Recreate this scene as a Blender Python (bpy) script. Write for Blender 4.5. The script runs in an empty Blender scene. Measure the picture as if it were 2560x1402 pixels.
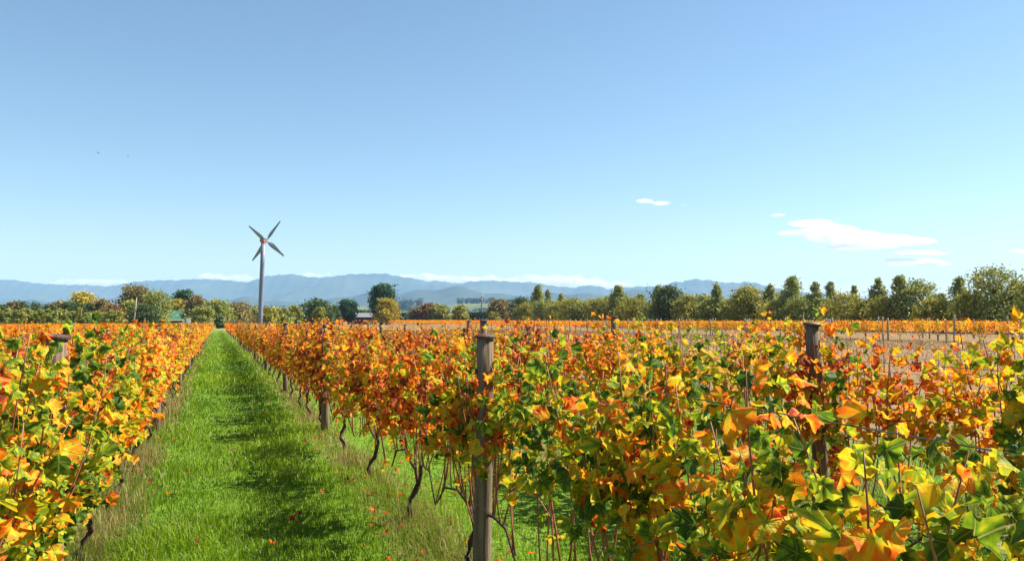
import bpy, bmesh, math, random
import numpy as np
from mathutils import Vector, Matrix, Euler

# ---------------------------------------------------------------- camera, sky, sun, exposure
SC = bpy.context.scene
F, CX, CY, HOR, EYE = 1950.0, 1280.0, 701.0, 796.0, 1.75
YAW = math.radians(20.7)                    # camera heading, clockwise from the row direction (+Y)
PITCH = math.atan((HOR - CY) / F)
SUN_AZ, SUN_EL = math.radians(91.0), math.radians(47.0)     # azimuth clockwise from +Y

cam = bpy.data.cameras.new('camera')
cam.sensor_width = 36.0
cam.lens = 36.0 * F / 2560.0
cam.clip_start, cam.clip_end = 0.05, 120000.0
cam_o = bpy.data.objects.new('camera', cam)
SC.collection.objects.link(cam_o)
cam_o.location = (0, 0, EYE)
cam_o.rotation_euler = (math.pi / 2 + PITCH, 0, -YAW)
SC.camera = cam_o

world = bpy.data.worlds.new('World')
SC.world = world
world.use_nodes = True
wn = world.node_tree.nodes
wl = world.node_tree.links
wn.clear()
sky = wn.new('ShaderNodeTexSky')
sky.sky_type = 'NISHITA'
sky.sun_disc = False
sky.sun_elevation = SUN_EL
sky.sun_rotation = SUN_AZ
sky.altitude = 50.0
sky.air_density = 1.0
sky.dust_density = 0.1
sky.ozone_density = 1.0
bg = wn.new('ShaderNodeBackground')
bg.inputs['Strength'].default_value = 0.058
wo = wn.new('ShaderNodeOutputWorld')
hsv = wn.new('ShaderNodeHueSaturation')
hsv.inputs['Saturation'].default_value = 1.06
hsv.inputs['Hue'].default_value = 0.494
wl.new(sky.outputs[0], hsv.inputs['Color'])
wl.new(hsv.outputs[0], bg.inputs['Color'])
wl.new(bg.outputs[0], wo.inputs['Surface'])

sun = bpy.data.lights.new('sun', 'SUN')
sun.energy = 5.0
sun.angle = math.radians(0.53)
sun.color = (1.0, 0.92, 0.78)
sun_o = bpy.data.objects.new('sun', sun)
SC.collection.objects.link(sun_o)
sdir = Vector((math.sin(SUN_AZ) * math.cos(SUN_EL), math.cos(SUN_AZ) * math.cos(SUN_EL), math.sin(SUN_EL)))
sun_o.rotation_euler = (-sdir).to_track_quat('-Z', 'Y').to_euler()
sun_o.location = (30, 0, 30)

SC.view_settings.view_transform = 'Standard'
SC.view_settings.look = 'None'
SC.view_settings.exposure = 1.42
SC.view_settings.gamma = 1.0
SC.view_settings.use_curve_mapping = False
SC.cycles.use_denoising = True
SC.cycles.max_bounces = 10
SC.cycles.diffuse_bounces = 2
SC.cycles.transmission_bounces = 4
SC.cycles.volume_bounces = 6
SC.cycles.transparent_max_bounces = 8
SC.cycles.sample_clamp_indirect = 6.0

# ---------------------------------------------------------------- helpers
rng = np.random.default_rng(7)
random.seed(7)
COL = SC.collection
FW = Vector((math.sin(YAW), math.cos(YAW), 0))
RT = Vector((math.cos(YAW), -math.sin(YAW), 0))

def terrain(y):
    return -0.5 * min(max((y - 8.0) / 142.0, 0.0), 1.0)
def terrain_np(y):
    return -0.5 * np.clip((y - 8.0) / 142.0, 0, 1)
def flat(lat, d):                       # camera-frame ground coordinates to world x, y
    p = RT * lat + FW * d
    return p.x, p.y
def spot(px, d):                        # where a thing stands: bearing of a photo column, depth in metres
    x, y = flat((px - CX) / F * d, d)
    return Vector((x, y, terrain(y)))
def zof(py, d):                         # height above datum seen on photo row py at depth d
    return EYE + (HOR - py) / F * d

def tag(o, label=None, cat=None, group=None, kind=None):
    if label: o['label'] = label
    if cat: o['category'] = cat
    if group: o['group'] = group
    if kind: o['kind'] = kind
    return o
def link(name, me, parent=None, loc=None):
    o = bpy.data.objects.new(name, me)
    COL.objects.link(o)
    if parent is not None: o.parent = parent
    if loc is not None: o.location = loc
    return o
def empty(name, loc, rz=0.0):
    o = bpy.data.objects.new(name, None)
    o.empty_display_size = 0.1
    COL.objects.link(o)
    o.location = loc
    o.rotation_euler = (0, 0, rz)
    return o

def np_mesh(name, verts, faces, mat=None, col=None, smooth=False, lp=None):
    """verts (N,3); faces (M,k) of one size k, or list of such arrays"""
    me = bpy.data.meshes.new(name)
    verts = np.asarray(verts, dtype=np.float32)
    fl = [np.asarray(f, dtype=np.int32) for f in (faces if isinstance(faces, list) else [faces])]
    fl = [f for f in fl if f.size]
    loops = np.concatenate([f.ravel() for f in fl])
    tot = np.concatenate([np.full(len(f), f.shape[1], dtype=np.int32) for f in fl])
    start = np.concatenate([[0], np.cumsum(tot)[:-1]]).astype(np.int32)
    me.vertices.add(len(verts)); me.vertices.foreach_set('co', verts.ravel())
    me.loops.add(len(loops)); me.loops.foreach_set('vertex_index', loops)
    me.polygons.add(len(tot)); me.polygons.foreach_set('loop_start', start)
    if col is not None:
        a = me.color_attributes.new('Col', 'FLOAT_COLOR', 'POINT')
        c = np.ones((len(verts), 4), dtype=np.float32)
        c[:, :col.shape[1]] = col
        a.data.foreach_set('color', c.ravel())
    if lp is not None:
        a = me.attributes.new('lp', 'FLOAT_VECTOR', 'POINT'); a.data.foreach_set('vector', np.ascontiguousarray(lp, dtype=np.float32).ravel())
    if smooth:
        me.polygons.foreach_set('use_smooth', np.ones(len(tot), dtype=bool))
    me.update(calc_edges=True)
    me.validate()
    if mat: me.materials.append(mat)
    return me

class MB:
    """collects boxes, tubes, lathes into one mesh"""
    def __init__(s): s.v = []; s.f = []
    def tube(s, pts, rad, n=6, cap=True, jit=0.0):
        b = len(s.v); pts = [Vector(p) for p in pts]; up = Vector((0.13, 0.31, 0.9)).normalized()
        for i, p in enumerate(pts):
            t = (pts[min(i + 1, len(pts) - 1)] - pts[max(i - 1, 0)]).normalized()
            a = t.cross(up)
            if a.length < 0.05: a = t.cross(Vector((1, 0, 0)))
            a.normalize(); c = t.cross(a)
            r = rad[i] if isinstance(rad, (list, tuple)) else rad
            for k in range(n):
                an = 2 * math.pi * k / n
                rr = r * (1 + random.uniform(-jit, jit))
                s.v.append(p + (a * math.cos(an) + c * math.sin(an)) * rr)
        for i in range(len(pts) - 1):
            for k in range(n):
                k2 = (k + 1) % n
                s.f.append((b + i * n + k, b + i * n + k2, b + (i + 1) * n + k2, b + (i + 1) * n + k))
        if cap:
            s.f.append(tuple(b + k for k in range(n))[::-1])
            e = b + (len(pts) - 1) * n
            s.f.append(tuple(e + k for k in range(n)))
        return s
    def box(s, c, size, rot=None):
        b = len(s.v); c = Vector(c)
        for dz in (-.5, .5):
            for dx, dy in ((-.5, -.5), (.5, -.5), (.5, .5), (-.5, .5)):
                p = Vector((dx * size[0], dy * size[1], dz * size[2]))
                if rot: p = rot @ p
                s.v.append(c + p)
        for q in ((3, 2, 1, 0), (4, 5, 6, 7), (0, 1, 5, 4), (1, 2, 6, 5), (2, 3, 7, 6), (3, 0, 4, 7)):
            s.f.append(tuple(b + k for k in q))
        return s
    def poly(s, pts, faces):
        b = len(s.v); s.v += [Vector(p) for p in pts]
        s.f += [tuple(b + k for k in f) for f in faces]
        return s
    def mesh(s, name, mat, smooth=False):
        me = bpy.data.meshes.new(name)
        me.from_pydata([tuple(v) for v in s.v], [], s.f)
        if smooth:
            for p in me.polygons: p.use_smooth = True
        me.update()
        if mat: me.materials.append(mat)
        return me
    def build(s, name, mat, parent=None, loc=None, smooth=False):
        return link(name, s.mesh(name, mat, smooth), parent, loc)

def words(n):
    w = ['zeroth', 'first', 'second', 'third', 'fourth', 'fifth', 'sixth', 'seventh', 'eighth', 'ninth', 'tenth', 'eleventh', 'twelfth',
         'thirteenth', 'fourteenth', 'fifteenth', 'sixteenth', 'seventeenth', 'eighteenth', 'nineteenth', 'twentieth']
    t = {20: 'twenty', 30: 'thirty', 40: 'forty', 50: 'fifty', 60: 'sixty', 70: 'seventy'}
    if n <= 20: return w[n]
    if n % 10 == 0: return t[n][:-1] + 'ieth'
    return t[n // 10 * 10] + '-' + w[n % 10]

# ---------------------------------------------------------------- materials
def new_mat(name):
    m = bpy.data.materials.new(name); m.use_nodes = True
    m.node_tree.nodes.clear()
    return m, m.node_tree.nodes, m.node_tree.links
def node(ns, typ, **kw):
    n = ns.new(typ)
    for k, v in kw.items(): setattr(n, k, v)
    return n
def ramp(ns, stops, interp='LINEAR'):
    r = ns.new('ShaderNodeValToRGB'); r.color_ramp.interpolation = interp
    e = r.color_ramp.elements
    while len(e) < len(stops): e.new(0.5)
    for i, (p, c) in enumerate(stops):
        e[i].position = p; e[i].color = (*c, 1) if len(c) == 3 else c
    return r
def mathn(ns, ls, op, a, b=None, clamp=False):
    n = ns.new('ShaderNodeMath'); n.operation = op; n.use_clamp = clamp
    for i, v in enumerate((a, b)):
        if v is None: continue
        if isinstance(v, (int, float)): n.inputs[i].default_value = v
        else: ls.new(v, n.inputs[i])
    return n.outputs[0]

def leaf_surface(ns, ls, color, trans=0.42, spec=0.35, rough=0.5, tint=(1, 1, 1)):
    p = ns.new('ShaderNodeBsdfPrincipled')
    p.inputs['Roughness'].default_value = rough
    p.inputs['Specular IOR Level'].default_value = spec
    ls.new(color, p.inputs['Base Color'])
    t = ns.new('ShaderNodeBsdfTranslucent')
    g = ns.new('ShaderNodeGamma'); g.inputs[1].default_value = 1.0
    ls.new(color, g.inputs[0])
    ls.new(g.outputs[0], t.inputs['Color'])
    m = ns.new('ShaderNodeMixShader'); m.inputs[0].default_value = trans
    ls.new(p.outputs[0], m.inputs[1]); ls.new(t.outputs[0], m.inputs[2])
    o = ns.new('ShaderNodeOutputMaterial'); ls.new(m.outputs[0], o.inputs['Surface'])
    return p

def vine_leaf_mat():
    """autumn hue: attribute R (per leaf) + object colour R; G = brightness jitter; B = 0 at petiole to 1 at the edge"""
    m, ns, ls = new_mat('vine_leaf')
    at = node(ns, 'ShaderNodeAttribute', attribute_name='Col')
    sa = ns.new('ShaderNodeSeparateColor'); ls.new(at.outputs['Color'], sa.inputs[0])
    oi = ns.new('ShaderNodeObjectInfo')
    so = ns.new('ShaderNodeSeparateColor'); ls.new(oi.outputs['Color'], so.inputs[0])
    ge = ns.new('ShaderNodeNewGeometry')
    nz = ns.new('ShaderNodeTexNoise'); nz.inputs['Scale'].default_value = 30; nz.inputs['Detail'].default_value = 3
    ls.new(ge.outputs['Position'], nz.inputs['Vector'])
    t = mathn(ns, ls, 'ADD', sa.outputs[0], so.outputs[0])
    t = mathn(ns, ls, 'SUBTRACT', t, 1.0)
    n2 = mathn(ns, ls, 'MULTIPLY', mathn(ns, ls, 'SUBTRACT', nz.outputs[0], 0.5), 0.62)
    t = mathn(ns, ls, 'ADD', t, n2)
    e = mathn(ns, ls, 'MULTIPLY', mathn(ns, ls, 'SUBTRACT', sa.outputs[2], 0.6), 0.16)
    t = mathn(ns, ls, 'ADD', t, e)
    la = node(ns, 'ShaderNodeAttribute', attribute_name='lp'); lx = ns.new('ShaderNodeSeparateXYZ'); ls.new(la.outputs['Vector'], lx.inputs[0])
    px_ = mathn(ns, ls, 'ABSOLUTE', lx.outputs[0]); py_ = lx.outputs[1]
    rr = mathn(ns, ls, 'SQRT', mathn(ns, ls, 'ADD', mathn(ns, ls, 'MULTIPLY', px_, px_), mathn(ns, ls, 'MULTIPLY', py_, py_)))
    an = mathn(ns, ls, 'ARCTAN2', px_, py_)
    dist = None
    for deg in (0, 50, 112):
        dd = mathn(ns, ls, 'MULTIPLY', rr, mathn(ns, ls, 'ABSOLUTE', mathn(ns, ls, 'SUBTRACT', an, math.radians(deg))))
        dist = dd if dist is None else mathn(ns, ls, 'MINIMUM', dist, dd)
    # side veins: fine ribs running off the main ones
    rib = mathn(ns, ls, 'SINE', mathn(ns, ls, 'MULTIPLY', mathn(ns, ls, 'SUBTRACT', rr, mathn(ns, ls, 'MULTIPLY', dist, 0.8)), 42.0))
    glow = mathn(ns, ls, 'MAXIMUM', mathn(ns, ls, 'SUBTRACT', 1.0, mathn(ns, ls, 'MULTIPLY', dist, 6.0)), 0.0)
    hasv = mathn(ns, ls, 'GREATER_THAN', rr, 0.001)
    t = mathn(ns, ls, 'SUBTRACT', t, mathn(ns, ls, 'MULTIPLY', mathn(ns, ls, 'MULTIPLY', glow, hasv), 0.2), True)
    vein = mathn(ns, ls, 'MULTIPLY', mathn(ns, ls, 'MAXIMUM', mathn(ns, ls, 'SUBTRACT', 1.0, mathn(ns, ls, 'MULTIPLY', dist, 38.0)), 0.0), hasv)
    r = ramp(ns, [(0.0, (0.045, 0.10, 0.010)), (0.16, (0.17, 0.28, 0.014)), (0.33, (0.48, 0.46, 0.018)),
                  (0.46, (0.72, 0.41, 0.014)), (0.57, (0.77, 0.25, 0.012)), (0.73, (0.72, 0.12, 0.012)),
                  (0.88, (0.34, 0.03, 0.012)), (1.0, (0.13, 0.05, 0.025))])
    ls.new(t, r.inputs[0])
    sp = ns.new('ShaderNodeTexNoise'); sp.inputs['Scale'].default_value = 48; sp.inputs['Detail'].default_value = 4
    ls.new(ge.outputs['Position'], sp.inputs['Vector'])
    sv = mathn(ns, ls, 'ADD', sp.outputs[0], mathn(ns, ls, 'MULTIPLY', mathn(ns, ls, 'SUBTRACT', sa.outputs[2], 0.8), 0.22))
    sv = mathn(ns, ls, 'MULTIPLY', mathn(ns, ls, 'SUBTRACT', sv, 0.60), 9.0, True)
    sm = ns.new('ShaderNodeMix'); sm.data_type = 'RGBA'; sm.inputs['B'].default_value = (0.17, 0.065, 0.022, 1)
    ls.new(mathn(ns, ls, 'MULTIPLY', sv, 0.75), sm.inputs['Factor']); ls.new(r.outputs[0], sm.inputs['A'])
    hs = ns.new('ShaderNodeHueSaturation')
    ls.new(sm.outputs['Result'], hs.inputs['Color'])
    v = mathn(ns, ls, 'ADD', mathn(ns, ls, 'MULTIPLY', sa.outputs[1], 0.5), mathn(ns, ls, 'MULTIPLY', so.outputs[1], 0.5))
    v = mathn(ns, ls, 'ADD', mathn(ns, ls, 'MULTIPLY', v, 0.5), 0.8)
    ls.new(v, hs.inputs['Value'])
    mx = ns.new('ShaderNodeMix'); mx.data_type = 'RGBA'; mx.inputs['B'].default_value = (0.50, 0.44, 0.12, 1)
    ls.new(mathn(ns, ls, 'MULTIPLY', vein, 0.6), mx.inputs['Factor']); ls.new(hs.outputs[0], mx.inputs['A'])
    pb = leaf_surface(ns, ls, mx.outputs['Result'], 0.47, 0.16, 0.55)
    n3 = ns.new('ShaderNodeTexNoise'); n3.inputs['Scale'].default_value = 55; n3.inputs['Detail'].default_value = 3
    ls.new(ge.outputs['Position'], n3.inputs['Vector'])
    hh = mathn(ns, ls, 'ADD', n3.outputs[0], mathn(ns, ls, 'MULTIPLY', mathn(ns, ls, 'MULTIPLY', rib, hasv), 0.025))
    hh = mathn(ns, ls, 'SUBTRACT', hh, mathn(ns, ls, 'MULTIPLY', vein, 0.25))
    bp = ns.new('ShaderNodeBump'); bp.inputs['Strength'].default_value = 0.55; bp.inputs['Distance'].default_value = 0.012
    ls.new(hh, bp.inputs['Height']); ls.new(bp.outputs[0], pb.inputs['Normal'])
    return m

def attr_leaf_mat(name, trans=0.3, spec=0.2, rough=0.6):
    m, ns, ls = new_mat(name)
    at = node(ns, 'ShaderNodeAttribute', attribute_name='Col')
    leaf_surface(ns, ls, at.outputs['Color'], trans, spec, rough)
    return m

def noise_mat(name, c1, c2, scale=8.0, rough=0.8, bump=0.3, stretch=(1, 1, 1), metallic=0.0, detail=6, spec=0.3, coords='Object', bscale=None, bdist=0.01):
    m, ns, ls = new_mat(name)
    tc = ns.new('ShaderNodeTexCoord'); mp = ns.new('ShaderNodeMapping')
    mp.inputs['Scale'].default_value = stretch
    ls.new(tc.outputs[coords], mp.inputs[0])
    nz = ns.new('ShaderNodeTexNoise'); nz.inputs['Scale'].default_value = scale; nz.inputs['Detail'].default_value = detail
    nz.inputs['Roughness'].default_value = 0.65
    ls.new(mp.outputs[0], nz.inputs['Vector'])
    r = ramp(ns, [(0.3, c1), (0.7, c2)]); ls.new(nz.outputs[0], r.inputs[0])
    p = ns.new('ShaderNodeBsdfPrincipled')
    p.inputs['Roughness'].default_value = rough; p.inputs['Metallic'].default_value = metallic
    p.inputs['Specular IOR Level'].default_value = spec
    ls.new(r.outputs[0], p.inputs['Base Color'])
    if bump:
        b = ns.new('ShaderNodeBump'); b.inputs['Strength'].default_value = bump; b.inputs['Distance'].default_value = bdist
        ls.new(nz.outputs[0], b.inputs['Height']); ls.new(b.outputs[0], p.inputs['Normal'])
    o = ns.new('ShaderNodeOutputMaterial'); ls.new(p.outputs[0], o.inputs['Surface'])
    return m

def volume_mat(name, color, density, aniso, scale=None):
    m, ns, ls = new_mat(name)
    v = ns.new('ShaderNodeVolumePrincipled')
    v.inputs['Color'].default_value = (*color, 1)
    v.inputs['Density'].default_value = density
    v.inputs['Anisotropy'].default_value = aniso
    if scale:
        tc = ns.new('ShaderNodeTexCoord'); mp = ns.new('ShaderNodeMapping'); mp.inputs['Scale'].default_value = scale
        mp.inputs['Rotation'].default_value = (0, 0, YAW)
        nz = ns.new('ShaderNodeTexNoise'); nz.inputs['Scale'].default_value = 1.0; nz.inputs['Detail'].default_value = 5; nz.inputs['Roughness'].default_value = 0.6
        ls.new(tc.outputs['Object'], mp.inputs[0]); ls.new(mp.outputs[0], nz.inputs['Vector'])
        mr = ns.new('ShaderNodeMapRange'); mr.inputs['From Min'].default_value = 0.43; mr.inputs['From Max'].default_value = 0.66
        mr.inputs['To Max'].default_value = density; ls.new(nz.outputs[0], mr.inputs['Value']); ls.new(mr.outputs[0], v.inputs['Density'])
    o = ns.new('ShaderNodeOutputMaterial'); ls.new(v.outputs[0], o.inputs['Volume'])
    return m

M = {}
M['leaf'] = vine_leaf_mat()
M['blade'] = attr_leaf_mat('grass_blade', 0.35, 0.3, 0.5)
M['foliage'] = attr_leaf_mat('tree_foliage', 0.28, 0.15, 0.65)
M['cane'] = noise_mat('cane_bark', (0.20, 0.06, 0.035), (0.36, 0.15, 0.08), 30, 0.55, 0.2, (1, 1, 0.25))
M['bark'] = noise_mat('vine_bark', (0.028, 0.018, 0.012), (0.10, 0.065, 0.045), 45, 0.9, 0.9, (1, 1, 0.2), bdist=0.02)
M['wood'] = noise_mat('weathered_post_wood', (0.060, 0.040, 0.025), (0.25, 0.185, 0.125), 34, 0.9, 1.0, (1, 1, 0.045), bdist=0.012)
M['greywood'] = noise_mat('grey_stake_wood', (0.20, 0.18, 0.155), (0.40, 0.36, 0.32), 20, 0.85, 0.4, (1, 1, 0.08))
M['cap'] = noise_mat('rusty_cap_metal', (0.06, 0.030, 0.022), (0.15, 0.095, 0.075), 18, 0.55, 0.2, metallic=0.4)
M['wire'] = noise_mat('galvanised_wire', (0.12, 0.11, 0.10), (0.2, 0.19, 0.18), 30, 0.5, 0, metallic=0.7)
M['staple'] = noise_mat('black_plastic_clip', (0.015, 0.015, 0.015), (0.03, 0.03, 0.03), 10, 0.5, 0)
M['tower'] = noise_mat('painted_tower_steel', (0.15, 0.17, 0.25), (0.20, 0.22, 0.31), 1.2, 0.45, 0.02)
M['blade_fan'] = noise_mat('grey_fan_blade', (0.22, 0.23, 0.24), (0.29, 0.30, 0.31), 2.5, 0.5, 0.02)
M['nacelle'] = noise_mat('red_gearbox_paint', (0.30, 0.13, 0.10), (0.38, 0.19, 0.15), 4, 0.5, 0.05)
M['white'] = noise_mat('white_paint', (0.72, 0.71, 0.68), (0.82, 0.81, 0.78), 3, 0.5, 0.02)
M['tree_bark'] = noise_mat('tree_bark', (0.06, 0.045, 0.035), (0.16, 0.125, 0.10), 12, 0.9, 0.5, (1, 1, 0.3))

# ---------------------------------------------------------------- ground
def ground_mat():
    m, ns, ls = new_mat('ground_cover')
    ge = ns.new('ShaderNodeNewGeometry')
    sx = ns.new('ShaderNodeSeparateXYZ'); ls.new(ge.outputs['Position'], sx.inputs[0])
    X, Y = sx.outputs[0], sx.outputs[1]
    def noise(scale, detail=5, rough=0.6, vec=None):
        n = ns.new('ShaderNodeTexNoise'); n.inputs['Scale'].default_value = scale; n.inputs['Detail'].default_value = detail
        n.inputs['Roughness'].default_value = rough
        ls.new(vec or ge.outputs['Position'], n.inputs['Vector']); return n.outputs[0]
    def mix(fac, a, b):
        n = ns.new('ShaderNodeMix'); n.data_type = 'RGBA'
        ls.new(fac, n.inputs['Factor']); ls.new(a, n.inputs['A']); ls.new(b, n.inputs['B']); return n.outputs['Result']
    def step(val, a, b):
        n = ns.new('ShaderNodeMapRange'); n.interpolation_type = 'SMOOTHSTEP'
        n.inputs['From Min'].default_value = a; n.inputs['From Max'].default_value = b
        ls.new(val, n.inputs['Value']); return n.outputs['Result']
    fine, mid, wide = noise(14, 6), noise(1.3, 5), noise(0.05, 4)
    green = ramp(ns, [(0.25, (0.04, 0.085, 0.010)), (0.5, (0.10, 0.19, 0.016)), (0.75, (0.18, 0.27, 0.025))]); ls.new(fine, green.inputs[0])
    tan = ramp(ns, [(0.25, (0.10, 0.085, 0.035)), (0.55, (0.19, 0.155, 0.07)), (0.8, (0.26, 0.21, 0.11))]); ls.new(fine, tan.inputs[0])
    dry = ramp(ns, [(0.2, (0.11, 0.070, 0.032)), (0.5, (0.195, 0.130, 0.062)), (0.8, (0.27, 0.185, 0.095))])
    fm = mathn(ns, ls, 'ADD', mathn(ns, ls, 'MULTIPLY', mid, 0.6), mathn(ns, ls, 'MULTIPLY', fine, 0.4)); ls.new(fm, dry.inputs[0])
    far = ramp(ns, [(0.3, (0.10, 0.13, 0.045)), (0.45, (0.17, 0.19, 0.07)), (0.55, (0.26, 0.22, 0.10)), (0.7, (0.13, 0.16, 0.06))])
    ls.new(noise(0.004, 4), far.inputs[0])
    # strips under the vine rows (rows every 2.45 m, one of them at x = 1.58)
    q = mathn(ns, ls, 'DIVIDE', mathn(ns, ls, 'SUBTRACT', X, 1.58 - 1.225), 2.45)
    q = mathn(ns, ls, 'ABSOLUTE', mathn(ns, ls, 'SUBTRACT', mathn(ns, ls, 'FRACT', q), 0.5))
    q = mathn(ns, ls, 'ADD', mathn(ns, ls, 'MULTIPLY', q, 2.45), mathn(ns, ls, 'MULTIPLY', mathn(ns, ls, 'SUBTRACT', mid, 0.5), 0.5))
    under = mathn(ns, ls, 'SUBTRACT', 1.0, step(q, 0.12, 0.36))
    c = mix(under, green.outputs[0], tan.outputs[0])
    xj = mathn(ns, ls, 'ADD', X, mathn(ns, ls, 'MULTIPLY', mathn(ns, ls, 'SUBTRACT', mid, 0.5), 2.0))
    c = mix(step(xj, 7.6, 10.0), c, dry.outputs[0])
    c = mix(step(Y, 150, 175), c, mix(step(X, 30, 46), far.outputs[0], dry.outputs[0]))
    ln = ns.new('ShaderNodeVectorMath'); ln.operation = 'LENGTH'; ls.new(ge.outputs['Position'], ln.inputs[0])
    c = mix(step(ln.outputs['Value'], 380, 480), c, far.outputs[0])
    p = ns.new('ShaderNodeBsdfPrincipled'); p.inputs['Roughness'].default_value = 0.9; p.inputs['Specular IOR Level'].default_value = 0.1
    ls.new(c, p.inputs['Base Color'])
    b = ns.new('ShaderNodeBump'); b.inputs['Strength'].default_value = 0.8; b.inputs['Distance'].default_value = 0.06
    ls.new(fm, b.inputs['Height']); ls.new(b.outputs[0], p.inputs['Normal'])
    o = ns.new('ShaderNodeOutputMaterial'); ls.new(p.outputs[0], o.inputs['Surface'])
    return m

def axis(near, step, far_neg, far_pos):
    a = list(np.arange(-near, near + 0.1, step))
    v = near
    while v < far_pos: v = min(v * 1.35, far_pos); a.append(v)
    v = near; b = []
    while v < far_neg: v = min(v * 1.35, far_neg); b.append(-v)
    return np.array(b[::-1] + a)
LAT, DEP = axis(240, 12, 12500, 12500), axis(240, 12, 3000, 13000)
gl, gd = np.meshgrid(LAT, DEP)
gx = gl * RT.x + gd * FW.x; gy = gl * RT.y + gd * FW.y
gv = np.stack([gx.ravel(), gy.ravel(), terrain_np(gy).ravel()], 1)
nl = len(LAT)
gi = (np.arange(len(DEP) - 1)[:, None] * nl + np.arange(nl - 1)[None, :]).ravel()
ground = link('ground', np_mesh('ground', gv, np.stack([gi, gi + 1, gi + nl + 1, gi + nl], 1), ground_mat()))
tag(ground, kind='structure')

# ---------------------------------------------------------------- mountains and low hills
def fbm(x, y, seed, octs=5, base=1.0):
    r = np.random.default_rng(seed); out = np.zeros_like(x); amp = 1.0
    for o in range(octs):
        for k in range(3):
            a = r.uniform(0, 2 * math.pi); f = base * (2 ** o) * r.uniform(0.8, 1.25); ph = r.uniform(0, 6.28)
            out += amp / 3 * np.sin((x * math.cos(a) + y * math.sin(a)) * f + ph + 1.2 * np.sin(0.7 * f * (x * math.sin(a) - y * math.cos(a)) + ph))
        amp *= 0.52
    return out
RIDGE = [(-700, 690), (-200, 705), (0, 699), (28, 698), (60, 703), (100, 708), (160, 711), (215, 711), (265, 715), (300, 710), (330, 704), (365, 701), (420, 699),
         (437, 700), (470, 697), (510, 697), (560, 699), (605, 704), (615, 705), (640, 698), (665, 689), (700, 686), (735, 684), (760, 690), (800, 693),
         (840, 689), (875, 684), (905, 684), (930, 683), (965, 683), (985, 688), (1000, 690), (1035, 695), (1065, 702), (1075, 703), (1090, 700), (1115, 704),
         (1150, 708), (1170, 703), (1220, 700), (1265, 702), (1300, 705), (1315, 704), (1340, 706), (1390, 715), (1420, 717), (1440, 719), (1455, 713),
         (1480, 713), (1500, 715), (1520, 722), (1545, 719), (1600, 715), (1640, 715), (1665, 712), (1685, 704), (1695, 702), (1705, 705), (1720, 699),
         (1740, 696), (1755, 699), (1775, 699), (1800, 705), (1850, 706), (1865, 703), (1890, 706), (1920, 715), (1980, 726), (2100, 742), (2300, 752), (2560, 750), (3000, 742), (3300, 750)]
def mountains():
    D0, DR, D1 = 6800.0, 11000.0, 12600.0
    pxs = np.linspace(-420, 2900, 560)
    us = np.concatenate([np.linspace(0, 1, 70), np.linspace(1.08, 2, 12)])
    P, U = np.meshgrid(pxs, us)
    D = np.where(U <= 1, D0 + (DR - D0) * U, DR + (D1 - DR) * (U - 1))
    top = (HOR - np.interp(P, [a for a, b in RIDGE], [b for a, b in RIDGE]) + 0.9 * np.sin(P * 0.21) + 0.7 * np.sin(P * 0.47 + 1)) / F * DR
    lat = (P - CX) / F * DR * (0.75 + 0.25 * np.minimum(U, 1))
    prof = np.where(U <= 1, np.clip(U, 0, 1) ** 1.25, np.clip(2 - U, 0, 1) ** 0.8)
    sp = fbm(lat / 1000, D / 1500, 3, 5, 1.6)
    spur = np.abs(np.sin(lat / 620 + 1.3 * fbm(lat / 1800, D / 2500, 9, 3, 1.0)))
    env = np.clip(U, 0, 1) * np.clip(1 - U, 0, 1) * 4
    h = top * prof + env * (90 * sp - 230 * spur * np.clip(top / 540, 0.3, 1)) * 0.9
    h = np.minimum(h, top * np.where(U < 1, 0.55 + 0.45 * U, 1) ) 
    h = np.maximum(h, 0) - 3
    x = lat * RT.x + D * FW.x; y = lat * RT.y + D * FW.y
    v = np.stack([x.ravel(), y.ravel(), h.ravel()], 1)
    n = len(pxs); i = (np.arange(len(us) - 1)[:, None] * n + np.arange(n - 1)[None, :]).ravel()
    mat = noise_mat('mountain_bush', (0.030, 0.050, 0.028), (0.085, 0.095, 0.060), 0.0016, 0.95, 0, detail=8, spec=0.05)
    o = link('mountains', np_mesh('mountains', v, np.stack([i, i + 1, i + n + 1, i + n], 1), mat, smooth=True))
    tag(o, kind='structure')
mountains()
def foothills():
    D0, DR, D1 = 5200.0, 6900.0, 8200.0
    pxs = np.linspace(-350, 2850, 420); us = np.concatenate([np.linspace(0, 1, 36), np.linspace(1.1, 2, 10)])
    P, U = np.meshgrid(pxs, us)
    D = np.where(U <= 1, D0 + (DR - D0) * U, DR + (D1 - DR) * (U - 1))
    lat = (P - CX) / F * DR * (0.75 + 0.25 * np.minimum(U, 1))
    top = (HOR - (738 + 9 * np.sin(P / 97.0) + 7 * np.sin(P / 41.0 + 2) + 4 * np.sin(P / 17.0) + 14 * np.sin(P / 310.0 + 0.5))) / F * DR
    spur = np.abs(np.sin(lat / 330 + 1.2 * fbm(lat / 900, D / 1200, 19, 3, 1.0)))
    h = top * np.where(U <= 1, np.clip(U, 0, 1) ** 1.1, np.clip(2 - U, 0, 1) ** 0.8) - 55 * spur * np.clip(U, 0, 1) * np.clip(1.15 - U, 0, 1) * 2
    x = lat * RT.x + D * FW.x; y = lat * RT.y + D * FW.y
    n = len(pxs); i = (np.arange(len(us) - 1)[:, None] * n + np.arange(n - 1)[None, :]).ravel()
    mat = noise_mat('foothill_bush', (0.022, 0.036, 0.024), (0.065, 0.08, 0.055), 0.003, 0.95, 0, detail=8, spec=0.05)
    tag(link('foothills', np_mesh('foothills', np.stack([x.ravel(), y.ravel(), np.maximum(h, 0).ravel() - 3], 1), np.stack([i, i + 1, i + n + 1, i + n], 1), mat, smooth=True)), kind='structure')
foothills()

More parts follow.
